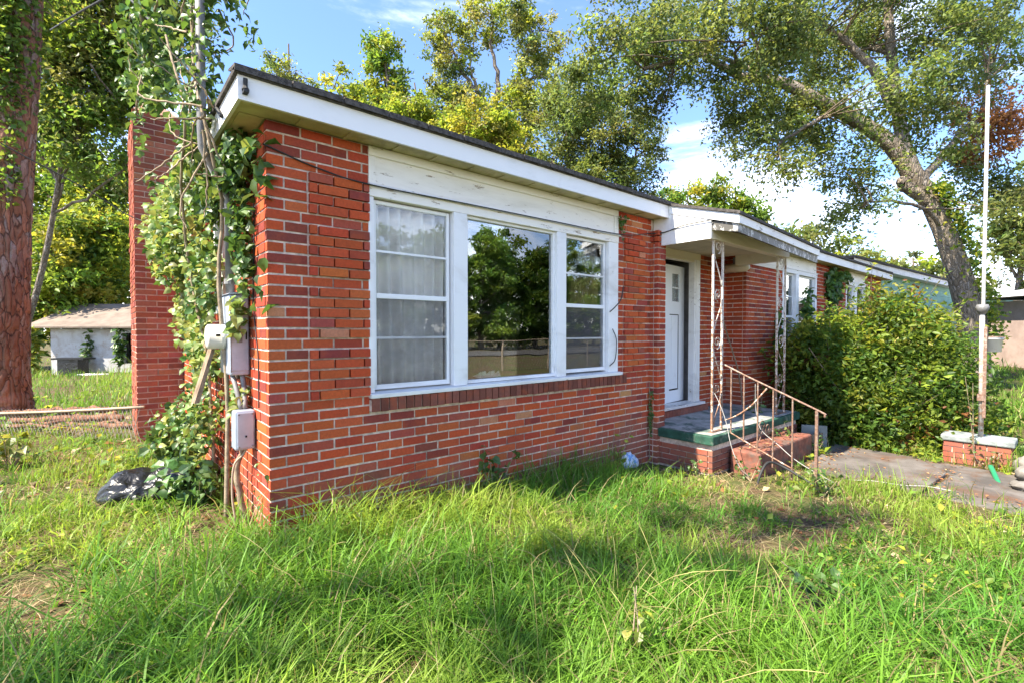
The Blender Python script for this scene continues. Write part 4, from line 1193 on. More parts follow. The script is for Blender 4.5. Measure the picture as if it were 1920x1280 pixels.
ru = np.array([2.0, -1.75]); ru /= np.linalg.norm(ru); rv = np.array([-ru[1], ru[0]])
def fpt(a, b): return tuple(np.array([55.0, 1.75]) + ru * a + rv * b)
s = MB(); V = [fpt(-6, -.3) + (4.3,), fpt(3.0, -.3) + (4.3,), fpt(2.8, 3.5) + (6.1,), fpt(-6, 3.5) + (6.1,), fpt(-6, 7.3) + (4.3,), fpt(3.0, 7.3) + (4.3,)]
V = V + [(x, y, z + .12) for x, y, z in V]
s.add(V, [(0, 1, 2, 3), (3, 2, 5, 4), (6, 7, 8, 9), (9, 8, 11, 10), (0, 1, 7, 6), (1, 2, 8, 7), (2, 5, 11, 8), (4, 5, 11, 10), (0, 3, 9, 6), (3, 4, 10, 9)]); s.build('roof', M['grey_roof'], fh)
s = MB(); s.prism([fpt(-6, 0), fpt(2.7, 0), fpt(2.7, 7), fpt(-6, 7)], 'z', -1, 4.25); s.build('wall', M['mint'], fh)
ph = empty('pink_house', (30, -4.4, 0)); tag(ph, 'dull pinkish house with white porch columns at the far right edge', 'house')
pu = np.array([.70, -.72]); pv = np.array([.72, .70])
def ppt(a, b): return tuple(np.array([26.6, -4.05]) + pu * a + pv * b)
def pbox(a0, a1, b0, b1, z0, z1, name, mat):
    s = MB(); s.prism([ppt(a0, b0), ppt(a1, b0), ppt(a1, b1), ppt(a0, b1)], 'z', z0, z1); return s.build(name, M[mat], ph)
pbox(.35, 9, .8, 6, -1, 2.6, 'wall', 'pink'); pbox(.1, 9, -.4, .79, 1.9, 2.75, 'porch_gable', 'pink'); pbox(.1, 9, -.45, -.401, 1.75, 1.95, 'beam', 'porch_white')
pbox(.1, .35, -.4, -.2, -1, 1.75, 'column', 'porch_white'); pbox(1.6, 1.85, -.4, -.2, -1, 1.75, 'column', 'porch_white'); pbox(.75, 1.5, .72, .79, -.4, 1.6, 'window', 'porch_white'); pbox(.1, 9, -.45, .7, -1, -.55, 'porch_base', 'concrete')
s = MB(); V = [ppt(-.3, -.8) + (2.76,), ppt(9.4, -.8) + (2.76,), ppt(9.4, 6.4) + (2.76,), ppt(-.3, 6.4) + (2.76,), ppt(3, 2.8) + (3.6,), ppt(7, 2.8) + (3.6,)]
s.add(V, [(3, 2, 1, 0), (0, 1, 5, 4), (1, 2, 5), (2, 3, 4, 5), (3, 0, 4)]); s.build('roof', M['grey_roof'], ph)

# street, verge and wire fence across the road (mirrored in the glass)
rdz = float(gz(20, -24)) - .0
s = MB(); s.add([(5, -20, -.21), (140, -20, -.21), (140, -26, -.21), (5, -26, -.21)], [(3, 2, 1, 0)]); o = s.build('road', M['asphalt'], None); tag(o, 'street running past in front of the yard', kind='structure')
sf = empty('street_fence', (12, -12, -.3)); tag(sf, 'thin wire fence on round posts along the street side of the yard', 'fence')
for i, x in enumerate(np.arange(1.0, 24, 2.6)):
    s = MB(); s.tube([(x, -11.5, -.6), (x, -11.5, .95)], .03, 8); s.build('post', M['tan_wire'], sf)
s = MB(); s.tube([(1, -11.5, .93), (12, -11.5, .93), (24.4, -11.5, .93)], .022, 6); s.build('top_rail', M['tan_wire'], sf)
s = MB()
for x in np.arange(1.0, 23.4, .16):
    s.tube([(x, -11.5, .92), (x + .6, -11.5, -.4)], .004, 3, cap=False); s.tube([(x + .6, -11.49, .92), (x, -11.49, -.4)], .004, 3, cap=False)
tag(s.build('wire_mesh', M['chain'], sf), kind='stuff')
# ------------------------------------------------------------------ leaves
def unit(v): return v / (np.linalg.norm(v, axis=-1, keepdims=True) + 1e-9)

def frames(g, n, up_bias=.5, droop=.0):
    """random leaf frames: (long axis, side axis, normal)"""
    nrm = unit(g.normal(size=(n, 3)) + np.array([0, 0, 1.0]) * up_bias * 2)
    a = unit(g.normal(size=(n, 3)) + np.array([0, 0, -1.0]) * droop)
    a = unit(a - nrm * np.sum(a * nrm, 1, keepdims=True))
    b = np.cross(nrm, a)
    return a, b, nrm

def tints(g, n, pal, var=.22):
    c = np.array([p[0] for p in pal]); w = np.array([p[1] for p in pal], float); w /= w.sum()
    t = c[g.choice(len(c), n, p=w)]
    return np.clip(t * np.exp(g.normal(0, var, (n, 1))) * np.exp(g.normal(0, .06, (n, 3))), .004, .8)

def leaf_diamonds(P, size, tint, g, up=.5, droop=.2, aspect=.5, fold=.16):
    n = len(P)
    a, b, nr = frames(g, n, up, droop)
    s = size[:, None]
    V = np.stack([P, P + a * s * .45 + b * s * aspect * .5 + nr * s * fold, P + a * s, P + a * s * .45 - b * s * aspect * .5 + nr * s * fold], 1).reshape(-1, 3)
    i = np.arange(n)[:, None] * 4
    F = np.concatenate([i + np.array([[0, 2, 1]]), i + np.array([[0, 3, 2]])])
    return V, F, np.repeat(tint, 4, 0)

LEAF_V = np.array([[0, 0, 0], [.14, .27, .10], [.50, .33, .09], [1.0, .03, -.26], [.54, -.35, .13], [.18, -.29, .08], [.34, 0, -.02], [.70, .01, -.07]])
LEAF_F = np.array([[0, 6, 1], [1, 6, 2], [6, 7, 2], [7, 3, 2], [0, 5, 6], [5, 4, 6], [6, 4, 7], [7, 4, 3]])
def leaf_full(P, size, tint, g, up=.5, droop=.5, width=1.0, frame=None):
    n = len(P)
    a, b, nr = frame if frame is not None else frames(g, n, up, droop)
    s = size[:, None, None]
    V = P[:, None, :] + s * (LEAF_V[None, :, 0:1] * a[:, None, :] + LEAF_V[None, :, 1:2] * width * b[:, None, :] + LEAF_V[None, :, 2:3] * nr[:, None, :])
    F = (np.arange(n)[:, None, None] * 8 + LEAF_F[None]).reshape(-1, 3)
    return V.reshape(-1, 3), F, np.repeat(tint, 8, 0)

GREEN = [((0.080, 0.154, 0.025), 4), ((0.120, 0.205, 0.032), 4), ((0.171, 0.251, 0.039), 3), ((0.057, 0.108, 0.023), 2)]
YELLOW = [((0.239, 0.296, 0.034), 4), ((0.308, 0.331, 0.041), 3), ((0.160, 0.239, 0.032), 3), ((0.376, 0.353, 0.057), 1)]
OLIVE = [((0.142, 0.182, 0.055), 4), ((0.194, 0.222, 0.068), 3), ((0.097, 0.137, 0.041), 4), ((0.239, 0.251, 0.080), 1)]
OAKP = [((0.091, 0.135, 0.041), 4), ((0.125, 0.171, 0.050), 4), ((0.171, 0.211, 0.063), 2.5), ((0.068, 0.103, 0.039), 1.5)]

def tube_many(chains, sides=5):
    VV, QQ, b = [], [], 0
    for pts, r in chains:
        V, Q = tube_np(pts, r, sides)
        VV.append(V); QQ.append(np.array(Q) + b); b += len(V)
    return np.concatenate(VV), np.concatenate(QQ)

def tree(name, label, base, blobs, pal, leaf=.16, n_leaf=9000, clump=.42, per=70, trunk_r=.2, up=.4, droop=.3, aspect=.5, group=None, seed=0,
         limbs=None, bark='twig', trunk_pts=None, drop=(.8, .8, .55), shell=.55, cat='tree', dead=None):
    """blobs: (x, y, z, radius, height radius). Leaves sit in many small clumps, every clump on a limb."""
    g = np.random.default_rng(seed)
    root = empty(name, tuple(base)); tag(root, label, cat, group)
    B = np.array(blobs, float)
    vol = B[:, 3] ** 2 * B[:, 4]; vol = vol ** .8; vol /= vol.sum()
    nc = max(6, int(n_leaf / per))
    which = g.choice(len(B), nc, p=vol)
    d = unit(g.normal(size=(nc, 3)))
    rad = shell + (1 - shell) * g.random((nc, 1)) ** .7
    rad *= g.uniform(.72, 1.16, (nc, 1))
    C_ = B[which, :3] + d * rad * B[which][:, [3, 3, 4]]
    cs_ = clump * g.uniform(.55, 1.35, nc)
    k = g.poisson(per, nc)
    ci = np.repeat(np.arange(nc), k)
    P = C_[ci] + g.normal(size=(len(ci), 3)) * np.array(drop) * cs_[ci][:, None] * .62
    base_t = tints(g, nc, pal, .20)
    t = base_t[ci] * np.exp(g.normal(0, .17, (len(ci), 1))) * np.exp(g.normal(0, .05, (len(ci), 3)))
    if dead is not None:
        dc, dr, dcol = dead
        near = np.linalg.norm(C_ - np.array(dc), axis=1) < dr
        t[near[ci]] = np.array(dcol) * np.exp(g.normal(0, .25, (near[ci].sum(), 1)))
    sz = leaf * g.uniform(.6, 1.35, len(ci))
    V, F, T = leaf_diamonds(P, sz, np.clip(t, .004, .8), g, up, droop, aspect)
    cr = mesh_np('crown', V, F, M['leaf'], root, tint=T)
    # trunk and limbs
    base = np.array(base, float)
    cen = (B[:, :3] * B[:, 3:4]).sum(0) / B[:, 3].sum()
    if trunk_pts is None:
        top = cen + np.array([0, 0, .2 * (B[:, 2].max() - base[2])])
        trunk_pts = [base - np.array([0, 0, .3]), base * .7 + np.array([top[0], top[1], top[2]]) * .3 + np.append(g.normal(0, .25, 2), 0), base * .35 + top * .65 + np.append(g.normal(0, .3, 2), 0), top]
    tp = smooth_path(trunk_pts, 16, .0)
    chains = [(tp, trunk_r * (1 - .75 * np.linspace(0, 1, 16)))]
    mainp = [tp]
    for lp, r0, r1 in (limbs or []):
        q = smooth_path(lp, 14, .03, seed); chains.append((q, np.linspace(r0, r1, 14))); mainp.append(q)
    bl = []
    if not limbs:
        for b in B:
            j = g.integers(7, 13)
            q = smooth_path([tp[j], (tp[j] + b[:3]) / 2 + g.normal(0, .25, 3), b[:3], b[:3] + np.array([g.normal(0, .3) * b[3], g.normal(0, .3) * b[3], .6 * b[4]])], 12, .03, seed)
            chains.append((q, np.linspace(trunk_r * .42, .02, 12))); bl.append(q)
    mp_ = np.concatenate([q[len(q) // 3:] for q in (mainp[1:] + bl)]) if (bl or limbs) else tp[6:]
    o = mesh_np('trunk', *(lambda vq: (vq[0], None))(tube_many(chains, 9)), M[bark], root, quads=tube_many(chains, 9)[1], smooth=True)
    tw = []
    for i in g.permutation(nc)[:min(nc, 130)]:
        c = C_[i]
        dd = np.linalg.norm(mp_ - c, axis=1)
        s0 = mp_[np.argsort(dd)[g.integers(0, 3)]]
        if np.linalg.norm(s0 - c) < .1: continue
        q = smooth_path([s0, (s0 + c) / 2 + g.normal(0, .10, 3) + np.array([0, 0, .08]), c], 5)
        tw.append((q, np.linspace(.028, .007, 5)))
    if tw:
        V2, Q2 = tube_many(tw, 4)
        mesh_np('branches', V2, None, M['twig'], root, quads=Q2)
    return root

def gb(x, y): return (x, y, float(gz(x, y)))
BEH = 'trees behind the brick house'
tree('tree', 'bright green tree rising above the left end of the outbuilding roof', gb(-2.4, 34), [(-2.83, 34.25, 7.0, 2.3, 4.4), (-2.1, 33.7, 10.8, 1.6, 1.8), (-3.2, 33, 3.2, 2.0, 2.2)], GREEN + YELLOW, .30, 19000, .7, 90, .22, seed=1, shell=.3, group='trees closing the back yard')
tree('tree', 'yellow green tree between the outbuilding roof and the chimney', gb(-.6, 30.5), [(-.92, 30.2, 5.2, 2.0, 3.4), (-.55, 29.7, 9.0, 1.3, 1.7), (-1.3, 29.4, 3.0, 1.8, 1.6)], YELLOW + GREEN[:2], .28, 19000, .65, 90, .2, seed=2, shell=.3, group='trees closing the back yard')
tree('tree', 'tall green tree directly behind the brick chimney', gb(1.4, 35), [(.6, 35.3, 8.4, 2.1, 5.2), (3.0, 33.3, 10.6, 2.1, 3.7), (2.2, 34, 4.2, 2.4, 3.0)], GREEN + YELLOW[:2], .30, 19000, .7, 90, .24, seed=3, shell=.3, group='trees closing the back yard')
tree('tree', 'dark leafy thicket closing the yard left of the outbuilding', gb(-5.6, 33), [(-5.6, 33, 5.0, 2.8, 5.2), (-6.5, 30, 3.0, 2.4, 3.2), (-4.4, 31.5, 2.4, 1.6, 2.4)], GREEN + YELLOW[:1], .32, 14000, .75, 90, .2, seed=4, shell=.3, group='trees closing the back yard')
tree('tree', 'dense bright thicket tree filling the gap left of the chimney', gb(-1.9, 27.5), [(-1.9, 27.5, 4.4, 1.7, 2.2), (-2.6, 27.2, 2.6, 1.4, 1.6), (-1.0, 28.5, 3.2, 1.6, 1.6), (-.4, 27.8, 6.0, 1.4, 2.0)], YELLOW + GREEN, .26, 15000, .6, 90, .14, seed=44, shell=.3, group='trees closing the back yard')
tree('oak_tree', 'thin dark trunked tree hanging over the outbuilding beside the pine', gb(-2.75, 15.3), [(-.73, 12.72, 8.73, 1.7, 1.3), (-1.25, 13.13, 7.2, 1.1, 1.1), (-.25, 12.26, 6.75, .95, 1.15), (.48, 11.69, 9.0, 1.1, .95), (-1.73, 13.59, 8.7, .9, 1.3), (-.6, 12.4, 10.2, 1.7, 1.0), (-.15, 12.4, 5.5, .6, .7), (-1.9, 13.7, 6.3, .9, 1.0), (-1.1, 13.0, 5.7, .8, .6), (-.6, 12.6, 7.9, 1.3, .9), (.2, 12.0, 7.9, .9, .9), (-1.7, 13.5, 10.2, 1.3, 1.0)], OLIVE + GREEN[:3], .135, 42000, .42, 80, .09, seed=5, shell=.2, bark='oak_bark', droop=.5)
tree('tree', 'feathery treetop just right of the corner of the eave', gb(7.2, 24.5), [(6.74, 24.96, 14.8, 1.3, 1.2), (7.82, 24.0, 14.4, .8, .8), (7.3, 24.6, 12.4, 1.8, 2.0)], OLIVE + YELLOW[:1], .20, 5200, .42, 60, .16, seed=6, group=BEH)
tree('tree', 'round yellow green tree low behind the left part of the roof', gb(6.3, 14.7), [(6.21, 14.71, 9.8, 1.05, 1.1), (6.42, 14.49, 8.5, 1.3, 1.1), (6.2, 14.7, 6.8, 1.6, 1.6), (5.6, 15.2, 8.6, .9, .9), (7.0, 14.0, 8.9, .8, .9)], YELLOW + GREEN[1:3], .18, 18000, .36, 80, .14, seed=7, group=BEH)
tree('tree', 'narrow tall tree column standing behind the round yellow green tree', gb(8.9, 16.6), [(8.83, 16.53, 13.5, .75, 1.0), (8.8, 16.5, 11.9, 1.0, 1.4), (9.1, 16.2, 10.2, 1.2, 1.4), (9.0, 16.3, 8.0, 1.3, 1.6)], GREEN + YELLOW[:2], .18, 14500, .36, 75, .14, seed=8, group=BEH)
t6b = np.array(gb(13.4, 15.2))
tree('tree', 'tall airy tree with bare forked limbs showing through its crown', t6b, [(12.06, 16.43, 15.1, 1.35, 1.3), (13.81, 14.96, 16.3, 1.7, 1.1), (15.34, 13.62, 15.0, 1.35, 1.2), (12.5, 16.0, 12.8, 1.1, 1.2), (15.25, 13.7, 12.7, 1.4, 1.4), (11.6, 16.8, 13.4, .8, .9), (14.6, 14.3, 11.6, 1.6, 1.3), (12.3, 16.2, 11.4, 1.3, 1.2)],
     OLIVE + YELLOW[:1], .17, 26000, .40, 70, .26, seed=9, group=BEH, bark='oak_bark', shell=.7,
     trunk_pts=[t6b - [0, 0, .3], t6b + [.1, 0, 5], (13.6, 15.1, 10.4), (13.75, 15.0, 12.0)],
     limbs=[([(13.7, 15.05, 11.4), (13.2, 15.5, 12.6), (12.6, 16.0, 13.6), (12.0, 16.5, 15.4)], .15, .03), ([(13.75, 15.0, 11.9), (13.9, 14.9, 13.4), (13.6, 15.1, 14.9), (13.8, 15, 16.8)], .14, .03),
            ([(13.75, 15.0, 11.7), (14.5, 14.3, 12.9), (14.7, 14.1, 14.2), (15.4, 13.6, 15.6)], .14, .03), ([(13.2, 15.5, 12.6), (12.9, 15.8, 14.0), (13.1, 15.6, 15.6)], .09, .02), ([(14.5, 14.3, 12.9), (15.3, 13.7, 13.4), (15.9, 13.1, 13.3)], .07, .02)])
tree('tree', 'yellow flowering looking tree low before the airy forked tree', gb(9.0, 9.9), [(8.91, 9.75, 7.9, 1.15, .9), (8.3, 10.4, 6.8, 1.3, 1.0), (9.6, 9.4, 6.9, 1.2, 1.0), (9.5, 9.3, 7.7, .9, .7), (8.2, 10.4, 7.6, .9, .7)], YELLOW + [((.30, .28, .06), 3)], .14, 20000, .30, 85, .12, seed=10, group=BEH)
tree('tree', 'small yellow green tree between the narrow column tree and the airy tree', gb(7.75, 12.2), [(7.67, 12.11, 8.8, .9, .8), (7.9, 12.0, 7.6, 1.2, .9), (8.3, 11.6, 8.2, .9, .8), (7.2, 12.6, 8.3, .8, .8)], YELLOW + GREEN[2:3], .14, 12000, .28, 80, .1, seed=11, group=BEH)
tree('oak_tree', 'drooping grey green tree behind the middle of the roof', gb(13.4, 8.8), [(12.55, 9.26, 9.2, 1.15, 1.5), (13.6, 8.35, 8.8, 1.35, 1.75), (14.64, 7.6, 7.9, 1.1, 1.3), (13.4, 8.5, 6.9, 1.5, 1.2), (12.2, 9.5, 7.5, .95, 1.0), (14.9, 7.7, 6.3, .8, .8), (12.7, 9.3, 6.2, 1.2, 1.0)], OLIVE + OAKP, .125, 34000, .38, 85, .2, seed=12, group=BEH, bark='oak_bark', droop=.7)
tree('tree', 'bright green treetops beyond the porch roof', gb(26.5, 10.5), [(25.3, 11.5, 8.9, 1.9, 1.1), (26.7, 10.3, 8.7, 1.6, 1.3), (27.9, 9.3, 8.0, 1.2, 1.0), (26.4, 10.4, 6.8, 2.6, 1.3)], YELLOW + GREEN, .26, 10000, .5, 70, .2, seed=13, group=BEH)
tree('tree', 'far pale green treetop above the right part of the roof', gb(46.5, 12), [(45.7, 12.5, 9.0, 2.6, 1.4), (48.8, 9.7, 8.4, 2.8, 1.2), (43.8, 14, 9.2, 2.0, 1.5), (47, 11.4, 6.6, 4.2, 1.8)], OLIVE + YELLOW[:1], .42, 4500, .8, 55, .25, seed=14, group=BEH)
tree('tree', 'far low treetop above the mint green roof', gb(57, 6.6), [(57.3, 6.4, 7.5, 2.9, 1.2), (55, 8.4, 7.2, 2.2, .9), (58, 6, 5.4, 4.0, 1.6)], OLIVE + YELLOW[:1], .46, 3500, .8, 55, .25, seed=15, group=BEH)
tree('pine_tree', 'hazy grey green pine at the right edge behind the grey roof', gb(42.5, -.9), [(42.3, -.56, 6.3, 1.5, 2.6), (42.0, -.2, 8.8, 1.3, 1.4), (43.0, -1.2, 7.9, 1.5, 2.4), (43.5, -1.8, 10.5, 1.6, 1.6)], OLIVE, .34, 4500, .6, 50, .25, seed=16, bark='oak_bark')

# big leaning oak on the right
ob = np.array([17.55, -1.5, float(gz(17.5, -1.5))])
oakblobs = [(8.19, 4.0, 7.86, .87, .87), (8.82, 5.02, 7.33, .82, .96), (10.89, 4.85, 8.06, 1.2, 1.2), (12.45, 5.16, 10.46, 1.31, 1.14), (10.66, 2.7, 8.86, 1.04, .91), (11.8, 3.28, 8.34, 1.01, 1.01),
            (13.78, 3.15, 7.89, 1.1, 1.1), (11.2, 1.43, 8.23, 1.11, .99), (12.23, 2.06, 6.1, .82, .82), (14.53, 1.7, 7.16, 1.2, 1.05), (16.41, 1.75, 9.81, 1.47, 1.31), (12.09, 1.37, 5.21, .6, .55), (14.71, .72, 5.76, 1.01, .86),
            (16.68, .75, 10.56, 1.41, 1.26), (13.43, -.53, 6.99, 1.11, .99), (16.02, -1.11, 8.97, 1.23, 1.1), (17.73, -1.03, 7.91, 1.2, 1.2), (20.13, -1.45, 9.64, .98, 1.47), (13.66, -.01, 4.3, .7, .5), (14.25, 1.07, 4.32, .66, .36),
            (19.0, -1.37, 6.48, 1.1, 1.1), (14.07, -1.11, 5.63, .74, .74), (16.79, -1.89, 4.7, .6, .65), (18.63, -1.82, 7.01, .6, .9), (18.9, -1.9, 5.2, .7, .7), (13.0, 2.6, 7.0, .8, .7), (15.2, .6, 4.9, .6, .4),
            (14.2, 2.4, 9.6, 1.2, 1.1), (12.2, 3.4, 9.9, 1.0, 1.0), (10.2, 4.2, 9.4, .9, .9), (15.6, -.6, 11.4, 1.2, 1.0), (18.6, -1.2, 10.8, 1.2, 1.1), (13.9, .3, 10.6, 1.2, 1.1)]
oak = tree('oak_tree', 'huge leaning oak with spreading limbs over the right side of the roof', ob, oakblobs, OAKP, .115, 80000, .38, 85, .355, seed=20, bark='oak_bark', droop=.6, shell=.35, drop=(.8, .8, .7),
     trunk_pts=[ob + [.1, 0, -.4], (17.5, -1.42, 1.3), (17.38, -1.28, 2.185), (17.10, -1.0, 3.508), (16.78, -.70, 4.536), (16.45, -.38, 5.35), (16.2, -.14, 6.2), (16.0, .05, 7.475), (15.88, .22, 9.5), (15.82, .33, 11.6)],
     limbs=[([(16.5, -.42, 5.2), (16.1, -.1, 6.0), (15.64, .34, 6.67), (14.65, 1.22, 7.475), (13.43, 2.28, 8.2), (12.65, 2.95, 8.36), (11.88, 3.63, 8.87), (10.4, 4.4, 8.3)], .27, .05),
            ([(16.0, .1, 7.4), (15.44, .57, 8.65), (14.67, 1.25, 9.53), (13.8, 1.9, 10.4)], .15, .04), ([(16.7, -.6, 4.8), (16.25, -.2, 5.25), (16.06, -.06, 5.36)], .19, .15),
            ([(14.65, 1.22, 7.475), (14.0, 1.2, 7.0), (12.9, 1.7, 6.4), (12.2, 1.7, 5.6)], .07, .02), ([(16.5, -.4, 5.4), (17.3, -1.0, 6.6), (18.4, -1.4, 7.6), (19.6, -1.5, 9.4)], .12, .03),
            ([(16.9, -.85, 4.1), (15.8, -.5, 4.6), (14.6, .2, 4.7), (13.8, .2, 4.4)], .06, .015), ([(13.43, 2.28, 8.2), (12.6, 3.6, 9.2), (12.4, 4.9, 10.2)], .08, .02), ([(12.65, 2.95, 8.36), (11.5, 2.4, 8.4), (11.1, 1.6, 8.3)], .06, .02),
            ([(15.9, .2, 9.0), (16.4, 1.0, 9.7), (16.6, 1.5, 10.3)], .09, .03)], dead=((18.7, -1.75, 7.2), 1.15, (.30, .13, .06)))

# ivy on the oak trunk
g = np.random.default_rng(31)
tpp = smooth_path([(17.5, -1.42, 1.0), (17.38, -1.28, 2.185), (17.10, -1.0, 3.508), (16.78, -.70, 4.536), (16.5, -.45, 5.3)], 60)
ivy = empty('trunk_ivy', (17.4, -1.3, 1.5)); tag(ivy, 'bright ivy climbing the right side of the leaning oak trunk', 'ivy')
n = 2600
ii = np.minimum((g.random(n) ** .9 * 59).astype(int), 58)
P = tpp[ii] + g.normal(0, .1, (n, 3))
th_ = g.normal(-.35, .75, n)
rr_ = .46 * (1 - .35 * ii / 60) + g.uniform(.0, .12, n)
P += rr_[:, None] * (np.cos(th_)[:, None] * RIGHT + np.sin(th_)[:, None] * fwd0 * 1.0)
V, F, T = leaf_diamonds(P, .11 * g.uniform(.6, 1.3, n), tints(g, n, GREEN + YELLOW[:2]), g, .3, .6, .8)
mesh_np('foliage', V, F, M['leaf'], ivy, tint=T)

# pine on the left with ivy
pb_ = np.array([-1.93, 7.6, float(gz(-1.9, 7.6))])
pine = empty('pine_tree', tuple(pb_)); tag(pine, 'massive pine trunk with plated red brown bark at the left edge', 'pine')
pts = smooth_path([pb_ + [0, 0, -.3], pb_ + [.0, 0, .05], pb_ + [.0, 0, .5], (-1.88, 7.58, 2.3), (-1.80, 7.56, 4.0), (-1.66, 7.52, 6.4), (-1.55, 7.5, 11)], 60)
rads = np.interp(pts[:, 2], [-.4, 0, .5, 2, 6.4, 11], [.44, .36, .30, .285, .265, .22])
nang = 72
V = []
gp = np.random.default_rng(3)
for i, (p, r) in enumerate(zip(pts, rads)):
    a = np.linspace(0, 2 * math.pi, nang, endpoint=False)
    V.append(np.stack([p[0] + r * np.cos(a), p[1] + r * np.sin(a), np.full(nang, p[2])], -1))
# subdivide along the height so the bark plates have real relief
V = np.array(V)
fine = []
for i in range(len(V) - 1):
    for t in (0, .25, .5, .75): fine.append(V[i] * (1 - t) + V[i + 1] * t)
fine = np.array(fine)
ring_c = fine.mean(1, keepdims=True)
dirn = fine - ring_c; dirn /= np.linalg.norm(dirn, axis=2, keepdims=True)
aa = np.tile(np.arange(nang)[None] / nang * 64 % 64, (len(fine), 1)); zz = fine[:, :, 2]
u_ = np.arange(nang)[None] * .052 + 0 * zz
rel = np.abs(vnoise(u_ * 1.0 + 5, zz, .16, 8) - .5) * 2
rel2 = np.abs(vnoise(u_ + 11, zz * .45, .11, 9) - .5) * 2
dep = np.clip(np.minimum(rel, rel2) / .25, 0, 1)
fine = fine + dirn * (.030 * dep[:, :, None] - .015)
nr_ = len(fine)
idx = np.arange(nr_ * nang).reshape(nr_, nang)
Q = np.stack([idx[:-1], np.roll(idx, -1, 1)[:-1], np.roll(idx, -1, 1)[1:], idx[1:]], -1).reshape(-1, 4)
mesh_np('trunk', fine.reshape(-1, 3), None, M['pine_bark'], pine, quads=Q, smooth=True)
g = np.random.default_rng(41)
blobs = [(-2.2, 8.4, 12.5, 2.2, 1.2), (-.6, 6.6, 13.2, 2.0, 1.0), (-3.0, 7.0, 13.5, 2.0, 1.2), (-1.5, 7.5, 15, 2.2, 1.4)]
P = np.concatenate([np.array(b[:3]) + unit(g.normal(size=(1500, 3))) * g.random((1500, 1)) ** .4 * np.array([b[3], b[3], b[4]]) for b in blobs])
V, F, T = leaf_diamonds(P, .26 * g.uniform(.6, 1.2, len(P)), tints(g, len(P), OLIVE), g, .1, .2, .16)
mesh_np('crown', V, F, M['leaf'], pine, tint=T)
pivy = empty('trunk_ivy', (-1.7, 7.4, 4)); tag(pivy, 'ivy patches clinging high on the big pine trunk', 'ivy')
n = 2600
z = np.concatenate([g.normal(6.1, .55, 1500), g.normal(5.2, .35, 500), g.uniform(3.2, 6.5, 350), g.normal(4.15, .15, 250)])
th_ = np.concatenate([g.normal(-.2, .9, 1500), g.normal(.1, .7, 500), g.normal(.75, .25, 350), g.normal(-1.0, .4, 250)])
cx_ = np.interp(z, [0, 2.3, 4, 6.4, 11], [-1.93, -1.88, -1.80, -1.66, -1.55]); cy_ = np.interp(z, [0, 6.4], [7.6, 7.52])
rr_ = np.interp(z, [0, 6.4, 11], [.30, .27, .22]) + g.uniform(0, .10, n)
P = np.stack([cx_, cy_, z], -1) + rr_[:, None] * (np.cos(th_)[:, None] * RIGHT - np.sin(th_ + math.pi / 2 * 0)[:, None] * 0) - (np.abs(np.cos(th_ * 1.0)) * 0)[:, None]
P = np.stack([cx_, cy_, z], -1) + rr_[:, None] * (np.sin(th_)[:, None] * RIGHT - np.cos(th_)[:, None] * fwd0)
V, F, T = leaf_diamonds(P, .085 * g.uniform(.6, 1.4, n), tints(g, n, GREEN), g, .3, .6, .75)
mesh_np('foliage', V, F, M['leaf'], pivy, tint=T)

# street trees mirrored in the panes, and an unseen tree added to shade the lawn
for i, (x, y, s_, lab) in enumerate(((16.0, -31, 1.15, 'street tree across the road opposite the front lawn'), (20.5, -32, 1.2, 'second street tree across the road opposite the lawn'),
                                  (24.5, -30.5, 1.25, 'street tree across the road mirrored at the left of the big pane'), (28.3, -32.5, 1.35, 'street tree across the road mirrored in the middle of the big pane'),
                                  (31.8, -31, 1.2, 'street tree across the road mirrored at the right of the big pane'), (36.0, -32, 1.35, 'street tree across the road mirrored in the right sash'), (41.0, -31.5, 1.35, 'last street tree across the road mirrored in the right sash'))):
    b = np.array(gb(x, y))
    bl = [tuple(b + np.array(p) * s_) + (r * s_, h * s_) for p, r, h in (((0, 0, 5.6), 2.6, 1.9), ((-1.8, .5, 4.2), 1.9, 1.5), ((1.9, .2, 4.4), 1.9, 1.6), ((.2, .6, 2.4), 2.9, 1.5), ((.3, 0, 7.2), 1.8, 1.3), ((-1.6, -.2, 1.0), 1.8, .9), ((1.7, .2, 1.0), 1.8, .9))]
    tree('street_tree', lab, b, bl, GREEN, .36, 12000, .6, 80, .25, seed=50 + i, group='street trees across the road', shell=.3)
b = np.array(gb(-8.6, .4))  # unseen tree added for shade; leaf clumps set where their shadows dapple the lawn
tree('shade_tree', 'unseen tree left of the lawn added to cast dappled shade', b, [(-4.4, -0.53, 7.2, 0.3, 0.21), (-3.57, -0.98, 7.0, 0.26, 0.18), (-2.89, -1.03, 7.4, 0.28, 0.2), (-2.18, -1.31, 7.2, 0.24, 0.17), (-5.37, 0.32, 7.0, 0.2, 0.14), (-3.57, -0.47, 7.5, 0.18, 0.13), (-5.31, -0.84, 7.3, 0.14, 0.1), (-7.16, 3.65, 6.8, 0.3, 0.21), (-6.32, 1.17, 7.0, 0.16, 0.11), (-6.61, 2.02, 6.6, 0.16, 0.11), (-10.6, -0.4, 8.2, 0.9, 0.8), (-9.8, 0.6, 8.8, 0.8, 0.6)], GREEN, .15, 3000, .26, 30, .08, seed=60, droop=.4, drop=(1, 1, .8))

